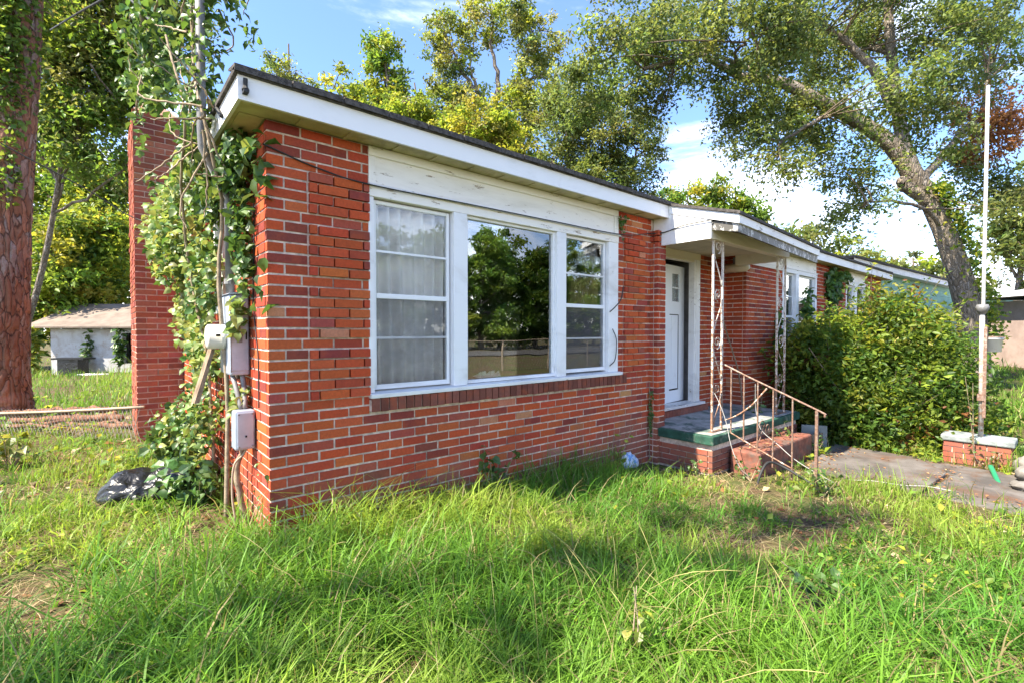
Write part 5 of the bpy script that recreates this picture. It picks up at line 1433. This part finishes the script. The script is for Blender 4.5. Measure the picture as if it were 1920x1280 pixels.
# ------------------------------------------------------------------ shrub in front of the right wing
g = np.random.default_rng(71)
bush = empty('bush', gb(8.3, -1.35)); tag(bush, 'big overgrown light green bush covering the windows right of the porch', 'bush')
bb = [(8.25, -1.25, .45, 1.25, 1.05), (7.5, -.95, .5, .75, .85), (8.8, -1.45, .65, .80, .95), (8.3, -1.25, 1.15, .85, .70), (8.8, -1.45, 1.15, .58, .62), (7.75, -1.35, .05, .8, .6), (8.5, -1.7, .15, .75, .6), (7.25, -.75, .95, .40, .45), (7.9, -1.75, -.05, .75, .45), (8.5, -1.95, -.05, .6, .45), (7.35, -1.3, -.1, .5, .4)]
Pn, Tn, Sn = [], [], []
for (x, y, z, r, h) in bb:
    nc = int(150 * r)
    d = unit(g.normal(size=(nc, 3)))
    c = np.array([x, y, z]) + d * np.array([r, r, h]) * g.uniform(.62, 1.08, (nc, 1))
    k = g.poisson(46, nc); ci = np.repeat(np.arange(nc), k)
    p = c[ci] + g.normal(size=(len(ci), 3)) * np.array([.12, .12, .09]) * g.uniform(.6, 1.5, nc)[ci][:, None]
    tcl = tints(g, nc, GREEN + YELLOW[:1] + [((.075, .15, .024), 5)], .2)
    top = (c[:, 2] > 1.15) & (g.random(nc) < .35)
    tcl[top] = tints(g, int(top.sum()), YELLOW, .12)  # yellow highlights of the sunlit tops put into the leaf colour
    dead = g.random(nc) < .02
    tcl[dead] = np.array([.22, .09, .035]) * g.uniform(.6, 1.3, (dead.sum(), 1))
    Pn.append(p); Tn.append(.80 * tcl[ci] * np.exp(g.normal(0, .16, (len(ci), 1)))); Sn.append(g.uniform(.055, .115, len(ci)))
P, T, S = np.concatenate(Pn), np.clip(np.concatenate(Tn), .004, .8), np.concatenate(Sn)
gzp = gz(P[:, 0], P[:, 1]); ok = (P[:, 2] > gzp + .02) & (P[:, 1] < -.07)
P, T, S = P[ok], T[ok], S[ok]
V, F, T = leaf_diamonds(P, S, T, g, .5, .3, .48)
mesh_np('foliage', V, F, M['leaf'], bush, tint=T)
ch = []
for i in range(70):
    e = np.array(bb[g.integers(0, len(bb))][:3]) + g.normal(0, .45, 3); e[1] = min(e[1], -.2)
    s0 = np.array(gb(8.3 + g.normal(0, .5), -1.35 + g.normal(0, .25)))
    ch.append((smooth_path([s0, (s0 + e) / 2 + g.normal(0, .12, 3), e], 7), np.linspace(.018, .006, 7)))
sp_, ss_ = [], []
for i in range(60):                                     # long shoots that stick out of the mass
    b_ = bb[g.integers(0, 6)]; d_ = unit(g.normal(size=3) + np.array([0, -.5, 1.1])); s0 = np.array(b_[:3]) + d_ * np.array([b_[3], b_[3], b_[4]]) * .75
    if s0[1] > -.35: continue
    e = s0 + d_ * g.uniform(.3, .6) + np.array([0, 0, .1]); e[1] = min(e[1], -.15)
    q = smooth_path([s0, (s0 + e) / 2 + g.normal(0, .04, 3), e], 8); ch.append((q, np.linspace(.006, .002, 8)))
    for t_ in range(16): sp_.append(q[g.integers(2, 8)] + g.normal(0, .025, 3)); ss_.append(g.uniform(.05, .10))
V, F, T = leaf_diamonds(np.array(sp_), np.array(ss_), tints(g, len(sp_), YELLOW + GREEN, .15), g, .5, .2, .48)
mesh_np('shoots', V, F, M['leaf'], bush, tint=T)
V2, Q2 = tube_many(ch, 5)
mesh_np('stems', V2, None, M['twig'], bush, quads=Q2)

# ------------------------------------------------------------------ creeper on the side wall: stems, single large leaves, the rest joined
leaf_me = bpy.data.meshes.new('leaf')
leaf_me.from_pydata([tuple(v) for v in LEAF_V], [], [tuple(f) for f in LEAF_F]); leaf_me.materials.append(M['leaf_piece']); leaf_me.update()

VINE_LIT = [((.19, .26, .075), 3), ((.26, .30, .10), 3), ((.13, .21, .055), 3), ((.30, .30, .08), 1)]  # pale tints for sunlit leaves, the sun put into the colour
VINE_DARK = [((.060, .13, .026), 4), ((.085, .16, .035), 3), ((.042, .095, .022), 3)]  # deep tints for shaded leaves, the shade put into the colour
def vine(name, label, cat, blobs, stems, n_single, seed, width=1.0):
    """blobs: centre, radii, number of leaves, leaf size, palette"""
    g = np.random.default_rng(seed)
    root = empty(name, tuple(np.array(blobs[0][0]) * [1, 1, 0])); tag(root, label, cat)
    PP, SS, TT = [], [], []
    for c, r, n, s_, pal in blobs:
        d = unit(g.normal(size=(n, 3))) * g.random((n, 1)) ** .45
        p = np.array(c) + d * np.array(r)
        PP.append(p); SS.append(s_ * g.uniform(.55, 1.3, n)); TT.append(tints(g, n, pal, .22))
    P, S, T = np.concatenate(PP), np.concatenate(SS), np.concatenate(TT)
    ok = P[:, 2] > gz(P[:, 0], P[:, 1]) + .02
    inside = (P[:, 0] > -.012) & (P[:, 0] < 14.4) & (P[:, 1] > -.012) & (P[:, 1] < 7.5) & (P[:, 2] < 2.6)
    P[inside, 0] = -.012 - g.random(inside.sum()) * .08
    P, S, T = P[ok], S[ok], T[ok]
    n = len(P)
    a, b, nr = frames(g, n, .35, .8)
    # leaves turn outwards, to the light
    nr = unit(nr + np.array([-.5, -.25, .3])); a = unit(a - nr * np.sum(a * nr, 1, keepdims=True)); b = np.cross(nr, a)
    pj = project(P)
    vis = np.where((pj[:, 2] > .5) & (pj[:, 0] > 0) & (pj[:, 0] < 1920) & (pj[:, 1] > 0) & (pj[:, 1] < 1280), S / np.maximum(pj[:, 2], .5), 0)
    order = np.argsort(-vis)
    one = order[:n_single]
    rest = order[n_single:]
    for i in one:
        lo = bpy.data.objects.new('leaf', leaf_me)
        lo.color = tuple(T[i]) + (1,)
        mt = Matrix(((a[i][0] * S[i], b[i][0] * S[i] * width, nr[i][0] * S[i], P[i][0]), (a[i][1] * S[i], b[i][1] * S[i] * width, nr[i][1] * S[i], P[i][1]), (a[i][2] * S[i], b[i][2] * S[i] * width, nr[i][2] * S[i], P[i][2]), (0, 0, 0, 1)))
        lo.matrix_basis = mt
        COL.objects.link(lo)
        place(lo, root)
    if len(rest):
        V, F, TT_ = leaf_full(P[rest], S[rest], T[rest], g, width=width, frame=(a[rest], b[rest], nr[rest]))
        tag(mesh_np('leaves', V, F, M['leaf_near'], root, tint=TT_), kind='stuff')
    if stems:
        ch = [(smooth_path(p, 16, .004, seed + i), np.linspace(r0, r1, 16)) for i, (p, r0, r1) in enumerate(stems)]
        V2, Q2 = tube_many(ch, 6)
        mesh_np('stem', V2, None, M['vine_stem'], root, quads=Q2, smooth=True)
    return root
g = np.random.default_rng(5)
stems = [([(-.13, .62, .0), (-.12, .60, .9), (-.16, .62, 1.6), (-.13, .60, 2.1), (-.24, .40, 2.55), (-.30, .6, 3.2), (-.27, .55, 4.2)], .017, .009),
         ([(-.10, 1.2, .0), (-.12, 1.3, .9), (-.2, 1.6, 1.8), (-.3, 1.2, 2.4), (-.33, .7, 2.75), (-.4, 1.0, 3.4)], .013, .008),
         ([(-.05, .45, .0), (-.09, .47, .35), (-.05, .44, .50)], .024, .015)]
for i in range(12):
    s0 = np.array([-.24 + g.normal(0, .06), .45 + g.normal(0, .2), 2.62 + g.normal(0, .08)])
    e = s0 + np.array([g.normal(-.08, .16), g.normal(.1, .3), g.uniform(-.6, .5)])
    stems.append(([tuple(s0), tuple((s0 + e) / 2 + g.normal(0, .07, 3)), tuple(e)], .007, .003))
vine('creeper', 'thick creeper smothering the side wall around the electric panel', 'creeper',
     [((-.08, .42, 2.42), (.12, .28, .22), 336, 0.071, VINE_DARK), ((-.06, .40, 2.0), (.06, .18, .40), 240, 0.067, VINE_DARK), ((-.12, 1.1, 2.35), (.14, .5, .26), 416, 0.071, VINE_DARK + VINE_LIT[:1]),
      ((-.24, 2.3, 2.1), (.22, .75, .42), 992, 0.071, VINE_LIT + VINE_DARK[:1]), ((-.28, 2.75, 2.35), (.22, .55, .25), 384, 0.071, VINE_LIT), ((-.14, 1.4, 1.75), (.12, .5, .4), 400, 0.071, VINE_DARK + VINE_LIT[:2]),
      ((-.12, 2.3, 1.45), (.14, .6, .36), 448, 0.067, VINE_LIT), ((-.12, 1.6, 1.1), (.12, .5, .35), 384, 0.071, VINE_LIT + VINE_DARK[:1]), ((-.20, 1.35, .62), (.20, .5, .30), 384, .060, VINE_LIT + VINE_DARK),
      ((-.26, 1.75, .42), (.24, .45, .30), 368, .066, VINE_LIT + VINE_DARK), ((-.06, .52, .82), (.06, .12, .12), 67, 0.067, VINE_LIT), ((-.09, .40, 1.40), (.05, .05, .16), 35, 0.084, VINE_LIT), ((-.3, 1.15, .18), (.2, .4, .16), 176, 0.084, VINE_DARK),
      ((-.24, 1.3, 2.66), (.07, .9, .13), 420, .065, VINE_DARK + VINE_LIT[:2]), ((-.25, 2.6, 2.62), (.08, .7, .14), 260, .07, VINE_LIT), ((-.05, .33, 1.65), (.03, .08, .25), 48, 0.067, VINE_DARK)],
     stems, 210, 81, 1.05)
g = np.random.default_rng(9)
st2 = []
for i in range(16):
    s0 = np.array([-.27 + g.normal(0, .05), .5 + g.normal(0, .12), 2.6 + g.uniform(0, 1.6)])
    e = s0 + np.array([g.normal(.0, .22), g.normal(.25, .35), g.uniform(-.3, .7)])
    st2.append(([tuple(s0), tuple((s0 + e) / 2 + g.normal(0, .09, 3)), tuple(e)], .007, .003))
for i in range(7):
    s0 = np.array([-.40 + g.normal(0, .08), 2.2 + g.normal(0, .2), 4.1]); e = s0 + np.array([g.normal(.05, .08), g.normal(0, .1), -g.uniform(.3, .75)])
    st2.append(([tuple(s0), tuple((s0 + e) / 2 + g.normal(0, .05, 3)), tuple(e)], .008, .004))
st2.append(([(-.44, 3.9, 3.7), (-.42, 3.0, 3.95), (-.38, 2.2, 4.1), (-.3, 1.2, 4.2), (-.26, .55, 4.0)], .012, .009))
MIDV = VINE_DARK + [((.10, .18, .04), 4), ((.15, .23, .055), 2)]
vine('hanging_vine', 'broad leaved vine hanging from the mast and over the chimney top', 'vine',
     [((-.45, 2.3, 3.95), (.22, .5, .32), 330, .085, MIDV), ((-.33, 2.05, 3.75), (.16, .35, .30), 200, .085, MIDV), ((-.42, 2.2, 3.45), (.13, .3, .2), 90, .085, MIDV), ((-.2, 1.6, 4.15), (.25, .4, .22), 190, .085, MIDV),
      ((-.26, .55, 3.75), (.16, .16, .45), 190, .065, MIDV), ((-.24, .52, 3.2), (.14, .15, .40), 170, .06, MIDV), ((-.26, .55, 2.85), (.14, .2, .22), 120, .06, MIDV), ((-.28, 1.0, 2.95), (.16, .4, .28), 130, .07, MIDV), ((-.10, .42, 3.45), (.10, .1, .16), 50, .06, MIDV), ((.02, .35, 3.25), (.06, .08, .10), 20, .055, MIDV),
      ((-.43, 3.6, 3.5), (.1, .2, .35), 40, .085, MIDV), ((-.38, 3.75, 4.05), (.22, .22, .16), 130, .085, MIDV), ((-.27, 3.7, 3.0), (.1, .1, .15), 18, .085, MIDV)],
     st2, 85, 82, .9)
# strip of vine between the right hand windows
vine('wall_vine', 'dark vine hanging down the brick between the two right hand windows', 'vine',
     [((10.5, -.06, 2.2), (.42, .06, .42), 420, .11, VINE_DARK), ((10.45, -.06, 1.5), (.30, .06, .5), 320, .11, VINE_DARK), ((11.2, -.05, 2.45), (.6, .06, .12), 120, .10, VINE_DARK + VINE_LIT[:1]), ((8.95, -.10, 1.6), (.22, .05, .6), 200, .10, VINE_DARK), ((7.75, -.06, 1.1), (.15, .05, .6), 160, .09, VINE_DARK)],
     [([(10.5, -.04, -.2), (10.5, -.04, 1.2), (10.6, -.04, 2.5)], .02, .008), ([(11.3, -.04, 2.4), (10.7, -.04, 2.5)], .01, .006)], 0, 83)
vine('wall_sprig', 'tiny leafy sprig at the top corner of the big window frame', 'plant', [((3.52, -.05, 2.50), (.07, .04, .07), 40, .04, VINE_DARK), ((3.54, -.03, 2.38), (.03, .03, .1), 14, .035, VINE_DARK)], [([(3.54, -.02, 2.3), (3.52, -.03, 2.55)], .005, .003)], 0, 84)
vine('wall_moss_vine', 'thin green creeper in the corner beside the door pier', 'creeper', [((4.09, -.03, .35), (.02, .03, .32), 120, .035, VINE_DARK)], [([(4.09, -.02, -.2), (4.09, -.02, .7)], .005, .003)], 0, 85)
# ------------------------------------------------------------------ grass
def free(x, y):
    bad = (x > -.03) & (x < 14.45) & (y > -.03) & (y < 7.6)
    bad |= (x > -.5) & (x < .05) & (y > 3.85) & (y < 5.1)
    bad |= (x > 4.08) & (x < 6.65) & (y > -.80) & (y < .2)
    bad |= (x > 4.46) & (x < 6.1) & (y > -1.13) & (y < -.7)
    bad |= (x > 5.22 + .1 * np.sin(9 * y)) & (x < 6.75 + .08 * np.sin(7 * y)) & (y > -4) & (y < -1.22 + .06 * np.sin(8 * x))
    bad |= (x > 6.98) & (x < 7.37) & (y > -2.84) & (y < -2.18)
    bad |= ((x + .42) / .44) ** 2 + ((y - 1.4) / .26) ** 2 < 1
    bad |= (y < -19.6) & (y > -26.4)
    return ~bad

def lush(x, y):
    """0 where the soil shows, 1 where the grass stands thick"""
    v = vnoise(x + 31, y + 17, .75, 21) * .55 + vnoise(x + 3, y + 71, .28, 22) * .45
    l = np.clip((v - .24) / .26, 0, 1)
    def hole(cx, cy, rx, ry, rot=0.0):
        dx, dy = x - cx, y - cy
        c, s = math.cos(rot), math.sin(rot)
        u, w = (c * dx + s * dy) / rx, (-s * dx + c * dy) / ry
        return np.exp(-(u * u + w * w))
    for h in ((2.62, -1.95, .75, .26, -.65), (2.05, -2.25, .32, .16, .2), (3.2, -1.35, .4, .15, -.6), (3.80, -.32, .52, .28, 0), (-1.1, 2.0, .35, .2, .3), (-1.6, 3.0, .5, .2, -.5), (-.2, .75, .2, .3, 0), (.05, -1.55, .25, .16, .3), (1.0, -2.35, .2, .15, 0), (5.0, -1.25, .35, .25, 0)):
        l = l * (1 - .93 * np.clip(1.35 * hole(*h), 0, 1))
    return l

def wild(g, n_tuft, rmin, rmax, per, wpx, segs, hscale=1.0, spread=math.radians(66), everywhere=False):
    """tufts seen from around the camera: even in angle, even in log distance"""
    th = YAW + g.uniform(-spread, spread, n_tuft)
    r = np.exp(g.uniform(math.log(rmin), math.log(rmax), n_tuft))
    x, y = CAM[0] + r * np.sin(th), CAM[1] + r * np.cos(th)
    L_ = lush(x, y)
    ok = free(x, y) & (everywhere | (g.random(n_tuft) < .03 + .97 * L_))
    return x[ok], y[ok], r[ok], L_[ok]

def blades(name, g, x, y, r, L_, per, segs, hmin, hmax, wmin, mat, pal_fn, lean=.55, label=None, hfn=None):
    n0 = len(x)
    k = np.maximum(1, g.poisson(per, n0))
    i = np.repeat(np.arange(n0), k)
    n = len(i)
    sp = .016 + .03 * g.random(n0)
    sp = sp * np.clip(r / 2.5, 1, 6)
    bx_, by_ = x[i] + g.normal(0, 1, n) * sp[i], y[i] + g.normal(0, 1, n) * sp[i]
    keep = free(bx_, by_)
    i, bx_, by_ = i[keep], bx_[keep], by_[keep]; n = len(i)
    bz_ = gz(bx_, by_) - .01
    hbase = hfn(x, y) if hfn is not None else np.ones(n0)
    h = (hmin + (hmax - hmin) * g.random(n) ** 1.5) * hbase[i] * g.uniform(.42, 1.4, n0)[i]
    az = g.uniform(0, 2 * math.pi, n)
    tuft_az = g.uniform(0, 2 * math.pi, n0)[i]
    az = np.where(g.random(n) < .45, tuft_az + g.normal(0, .6, n), az)
    ln = np.abs(g.normal(lean, .35, n))
    w = np.maximum(wmin, .0008 * r[i]) * g.uniform(.7, 1.4, n)
    dx, dy = np.cos(az), np.sin(az)
    sa = az + math.pi / 2 + g.normal(0, .5, n)
    sx_, sy_ = np.cos(sa), np.sin(sa)
    ts = np.linspace(0, 1, segs + 1)
    rows = []
    for j, t in enumerate(ts):
        out = ln * h * (t ** 1.9)
        up = h * (t - .30 * ln * t ** 2.4)
        cx, cy, cz = bx_ + dx * out, by_ + dy * out, bz_ + np.maximum(up, .006)
        if j == segs:
            rows.append(np.stack([cx, cy, cz], -1)[:, None])
        else:
            ww = w * (1 - .55 * t ** 1.5) * .5
            rows.append(np.stack([np.stack([cx - sx_ * ww, cy - sy_ * ww, cz], -1), np.stack([cx + sx_ * ww, cy + sy_ * ww, cz], -1)], 1))
    V = np.concatenate(rows, 1)
    nv = V.shape[1]
    base = np.arange(n)[:, None] * nv
    quads = np.concatenate([base + np.array([[2 * j, 2 * j + 1, 2 * j + 3, 2 * j + 2]]) for j in range(segs - 1)]) if segs > 1 else None
    tris = base + np.array([[2 * segs - 2, 2 * segs - 1, 2 * segs]])
    T = pal_fn(g, n0, i, x, y)
    V = V.reshape(-1, 3)
    o = mesh_np(name, V, tris, M[mat], None, tint=np.repeat(np.clip(T, .004, .8), nv, 0), quads=quads)
    tag(o, label, kind='stuff')
    return o

def pal_grass(g, n0, i, x, y):
    patch = vnoise(x + 11, y + 41, 1.1, 31)[:, None]
    a, b, c = np.array([.075, .20, .022]), np.array([.15, .29, .030]), np.array([.27, .36, .05])
    t = a * (1 - patch) + b * patch
    yel = np.clip((vnoise(x + 61, y + 13, .8, 32) - .52) / .3, 0, 1)[:, None]
    t = t * (1 - .75 * yel) + c * .75 * yel
    T = t[i] * np.exp(g.normal(0, .22, (len(i), 1)))
    dry = g.random(len(i)) < .085
    T[dry] = np.array([.34, .27, .13]) * g.uniform(.6, 1.2, (dry.sum(), 1))
    return T

def hgrass(x, y):
    v = .55 + .9 * vnoise(x + 5, y + 9, 1.3, 51)
    wallg = np.exp(-np.clip(-y - .02, 0, 9) / .35) * (x > .2) * (x < 3.4)
    side = np.where((x < -.15) & (y > .4), .62, 1.0)
    far = np.where(y > 8, 1.5, 1.0)
    return v * (1 + .45 * wallg) * side * far

g = np.random.default_rng(101)
x, y, r, l = wild(g, 10800, 1.05, 4.6, 0, 0, 3)
blades('grass', g, x, y, r, l, 17, 3, .05, .25, .0074, 'grass', pal_grass, .8, 'lush overgrown lawn grass in front of the house', hgrass)
x, y, r, l = wild(g, 10500, 4.2, 12.0, 0, 0, 2)
blades('grass', g, x, y, r, l, 11, 2, .07, .25, .007, 'grass', pal_grass, .5, 'tall grass around the porch and side yard', hgrass)
x, y, r, l = wild(g, 7000, 11.0, 45.0, 0, 0, 2)
blades('grass', g, x, y, r, l, 10, 2, .14, .42, .014, 'grass', pal_grass, .5, 'grass of the back yard and beyond', hgrass)

x, y, r, l = wild(g, 6000, 1.05, 8.0, 0, 0, 3)
blades('coarse_grass', g, x, y, r, l, 6, 3, .05, .17, .0105, 'grass', pal_grass, 1.25, 'coarse wide bladed grass tufts in the lawn', None)

def pal_straw(g, n0, i, x, y):
    c = np.array([[.38, .30, .16], [.30, .22, .11], [.46, .38, .22], [.24, .15, .08]])
    return c[g.integers(0, 4, len(i))] * g.uniform(.7, 1.2, (len(i), 1))
x, y, r, l = wild(g, 8500, 1.05, 7.0, 0, 0, 2, everywhere=True)
blades('dead_grass', g, x, y, r, l, 6, 2, .03, .16, .003, 'straw', pal_straw, 2.2, 'flattened dry straw between the green blades')
# low ground cover leaves
def cover(name, label, n, rmin, rmax, s0, s1, pal, h, seed, mat='grass', cond=None):
    g = np.random.default_rng(seed)
    th = YAW + g.uniform(-1.1, 1.1, n); r = np.exp(g.uniform(math.log(rmin), math.log(rmax), n))
    x, y = CAM[0] + r * np.sin(th), CAM[1] + r * np.cos(th)
    v = vnoise(x + 77, y + 8, .5, seed)
    ok = free(x, y) & (g.random(n) < np.clip((v - .45) * 4, .04, 1)) & ((lush(x, y) > .25) | (mat == 'litter'))
    if cond is not None: ok &= cond(x, y)
    x, y, r = x[ok], y[ok], r[ok]
    P = np.stack([x, y, gz(x, y) + h * g.random(len(x)) ** 1.3 + .006], -1)
    V, F, T = leaf_diamonds(P, g.uniform(s0, s1, len(x)) * np.clip(r / 3, 1, 4), tints(g, len(x), pal), g, 1.2, .0, .7)
    tag(mesh_np(name, V, F, M[mat], None, tint=T), label, kind='stuff')
cover('ground_cover', 'small broad leaved weeds between the grass', 34000, 1.1, 14, .018, .048, GREEN + YELLOW[:2], .10, 111)
cover('leaf_litter', 'dry fallen leaves and debris on the soil', 14000, 1.1, 12, .02, .055, [((.26, .13, .06), 3), ((.34, .24, .13), 3), ((.16, .08, .045), 2), ((.50, .40, .26), .6)], .006, 112, 'litter')
def by_path(x, y): return (x > 5.6) & (x < 8.6) & (y < -.9) & (y > -3.6)
cover('low_weeds', 'low leafy weeds spilling round the bush and brick pedestal', 26000, 5.2, 12, .02, .036, GREEN + YELLOW[:3], .18, 113, cond=by_path)

# litter and soil on path and landing edges (dry leaves lying on top)
g = np.random.default_rng(121)
px_, py_ = g.uniform(5.2, 6.8, 420), g.uniform(-3.8, -1.2, 420)
px_[:150] = 5.3 + np.abs(g.normal(0, .12, 150)); py_[150:290] = -1.25 - np.abs(g.normal(0, .10, 140)); py_[290:360] = -2.36 + g.normal(0, .05, 70)
P = np.stack([px_, py_, np.full(420, wz + .006)], -1)
px2, py2 = g.uniform(4.55, 6.0, 120), g.uniform(-1.09, -.8, 120)
P = np.concatenate([P, np.stack([px2, py2, np.full(120, .006)], -1)])
V, F, T = leaf_diamonds(P, g.uniform(.02, .045, len(P)), tints(g, len(P), [((.30, .14, .06), 3), ((.40, .26, .12), 2), ((.2, .1, .05), 2)]), g, 2.5, 0, .5)
tag(mesh_np('path_litter', V, F, M['litter'], None, tint=T), 'rusty dead leaves scattered on path and step', kind='stuff')

# pale seed stalks
g = np.random.default_rng(131)
ch, tt_ = [], []
for i in range(105):
    if i < 45:
        th = YAW + g.uniform(-.75, .75); r = g.uniform(1.5, 3.0)
        x, y = CAM[0] + r * math.sin(th), CAM[1] + r * math.cos(th)
    elif i < 80:
        x, y = .95 + g.normal(0, .25), -1.95 + g.normal(0, .18)
    else:
        x, y = g.uniform(-1.9, -.9), g.uniform(2.6, 4.4)
    if not free(np.array([x]), np.array([y]))[0]: continue
    h = g.uniform(.28, .52); az = g.uniform(0, 6.28); ln = g.uniform(.2, .9)
    z = float(gz(x, y))
    p = [(x + math.cos(az) * ln * h * t ** 2, y + math.sin(az) * ln * h * t ** 2, z + h * (t - .22 * ln * t ** 3)) for t in (0, .25, .5, .75, .9, 1)]
    ch.append((p, [.0011, .0011, .0010, .0012, .0019, .0005]))
V, Q = tube_many(ch, 4)
c_ = np.repeat(np.array([[.36, .33, .13]]), len(V), 0) * np.repeat(g.uniform(.6, 1.25, (len(ch), 1)), 24, 0)
tag(mesh_np('seed_stalks', V, None, M['straw'], None, tint=c_, quads=Q), 'pale thin seed stalks standing above the lawn', kind='stuff')

# single weeds
def weed(label, x, y, h, n, leaf, pal, seed, lean=(0, 0), cat='weed', stems=3):
    g = np.random.default_rng(seed)
    b = np.array(gb(x, y))
    root = empty('weed', tuple(b)); tag(root, label, cat, 'weeds growing in the yard' if cat == 'weed' else None)
    ch, P = [], []
    for s in range(stems):
        e = b + np.array([lean[0] + g.normal(0, .09), lean[1] + g.normal(0, .09), h * g.uniform(.7, 1.05)])
        q = smooth_path([b + np.append(g.normal(0, .02, 2), -.02), (b + e) / 2 + g.normal(0, .03, 3), e], 10)
        ch.append((q, np.linspace(.006, .002, 10)))
        for k in range(n // stems):
            t = g.uniform(.25, 1); p = q[int(t * 9)]
            P.append(p + g.normal(0, .02, 3))
    V2, Q2 = tube_many(ch, 5); mesh_np('stem', V2, None, M['vine_stem'], root, quads=Q2)
    P = np.array(P); T = tints(g, len(P), pal, .2)
    a, b_, nr = frames(g, len(P), .9, .2)
    for i in range(len(P)):
        s_ = leaf * g.uniform(.55, 1.25)
        lo = bpy.data.objects.new('leaf', leaf_me); lo.color = tuple(T[i]) + (1,)
        A_, B_, N_ = a[i] * s_, b_[i] * s_, nr[i] * s_
        lo.matrix_basis = Matrix(((A_[0], B_[0], N_[0], P[i][0]), (A_[1], B_[1], N_[1], P[i][1]), (A_[2], B_[2], N_[2], P[i][2]), (0, 0, 0, 1)))
        COL.objects.link(lo); place(lo, root)
WEED = VINE_DARK + [((.09, .15, .035), 3)]
weed('dark leafy weed growing against the brick below the big pane', 1.72, -.09, .42, 42, .085, WEED, 201)
weed('thin yellowing weed stalk near the blue and white plastic bag', 3.28, -.14, .50, 26, .055, YELLOW, 202, (.08, 0), stems=2)
weed('dark broad leaved weed in the lawn at lower right', 1.95, -2.42, .30, 40, .07, WEED, 203)
weed('pale green upright weed in the lawn near the bottom edge', .86, -2.05, .36, 26, .055, YELLOW + VINE_LIT, 204, stems=2)
weed('dusty green weed before the red step', 4.25, -1.12, .26, 40, .05, WEED, 205)
weed('leafy plant growing over the right end of the landing', 5.72, -.86, .42, 60, .09, VINE_LIT + WEED, 206, stems=5)
weed('tall leafy plant standing against the far porch post', 6.0, -.35, .72, 60, .08, WEED, 207, stems=4)
weed('sprawling green weed in the lawn left of the path', 4.2, -1.75, .24, 70, .06, WEED + VINE_LIT[:1], 208, stems=7)
weed('climbing sprig leaning on the tall white pole', 7.05, -2.50, 1.05, 34, .05, VINE_LIT, 209, (-.12, .05), stems=2)
weed('reddish withered weed at the base of the brick pedestal', 6.90, -2.62, .22, 40, .05, [((.26, .12, .05), 3), ((.12, .13, .04), 2)], 210, stems=5)
weed('big leaved shrub shoot beside the black rubbish bag', -.28, 1.9, .62, 70, .13, VINE_LIT + WEED, 211, (-.12, 0), stems=6)
weed('dark low weed at the foot of the side wall corner', -.22, .95, .25, 46, .10, WEED, 212, stems=5)
weed('spiky pale tuft by the fence at the left edge', -1.45, 3.4, .4, 40, .12, YELLOW + VINE_LIT, 213, stems=8)
weed('yellow leaved shrub at the left corner of the outbuilding', -2.7, 22.5, 2.1, 200, .30, YELLOW, 214, stems=9, cat='shrub')
weed('leafy creeper clump on the white outbuilding wall', -.15, 22.95, 2.0, 150, .26, VINE_DARK, 215, stems=7, cat='creeper')
weed('dark creeper hanging under the left eave of the outbuilding', -1.35, 24.3, 2.0, 90, .22, VINE_DARK, 216, (.3, 0), stems=5, cat='creeper')
weed('leafy weeds before the short picket stubs', 6.15, -1.14, .30, 50, .06, WEED + VINE_LIT[:1], 217, stems=6)
weed('low dark weed at the front wall left of the plastic bag', 2.75, -.10, .26, 34, .055, WEED, 218, stems=4)
weed('small weed beside the brick base of the landing', 4.0, -.62, .2, 30, .05, VINE_LIT + WEED, 219, stems=4)
# fallen stick
wire('stick', 'short grey stick lying in the grass at lower left', 'stick', [(-.42, -1.62, .03), (-.32, -1.58, .05), (-.20, -1.56, .04)], .009, 'twig')
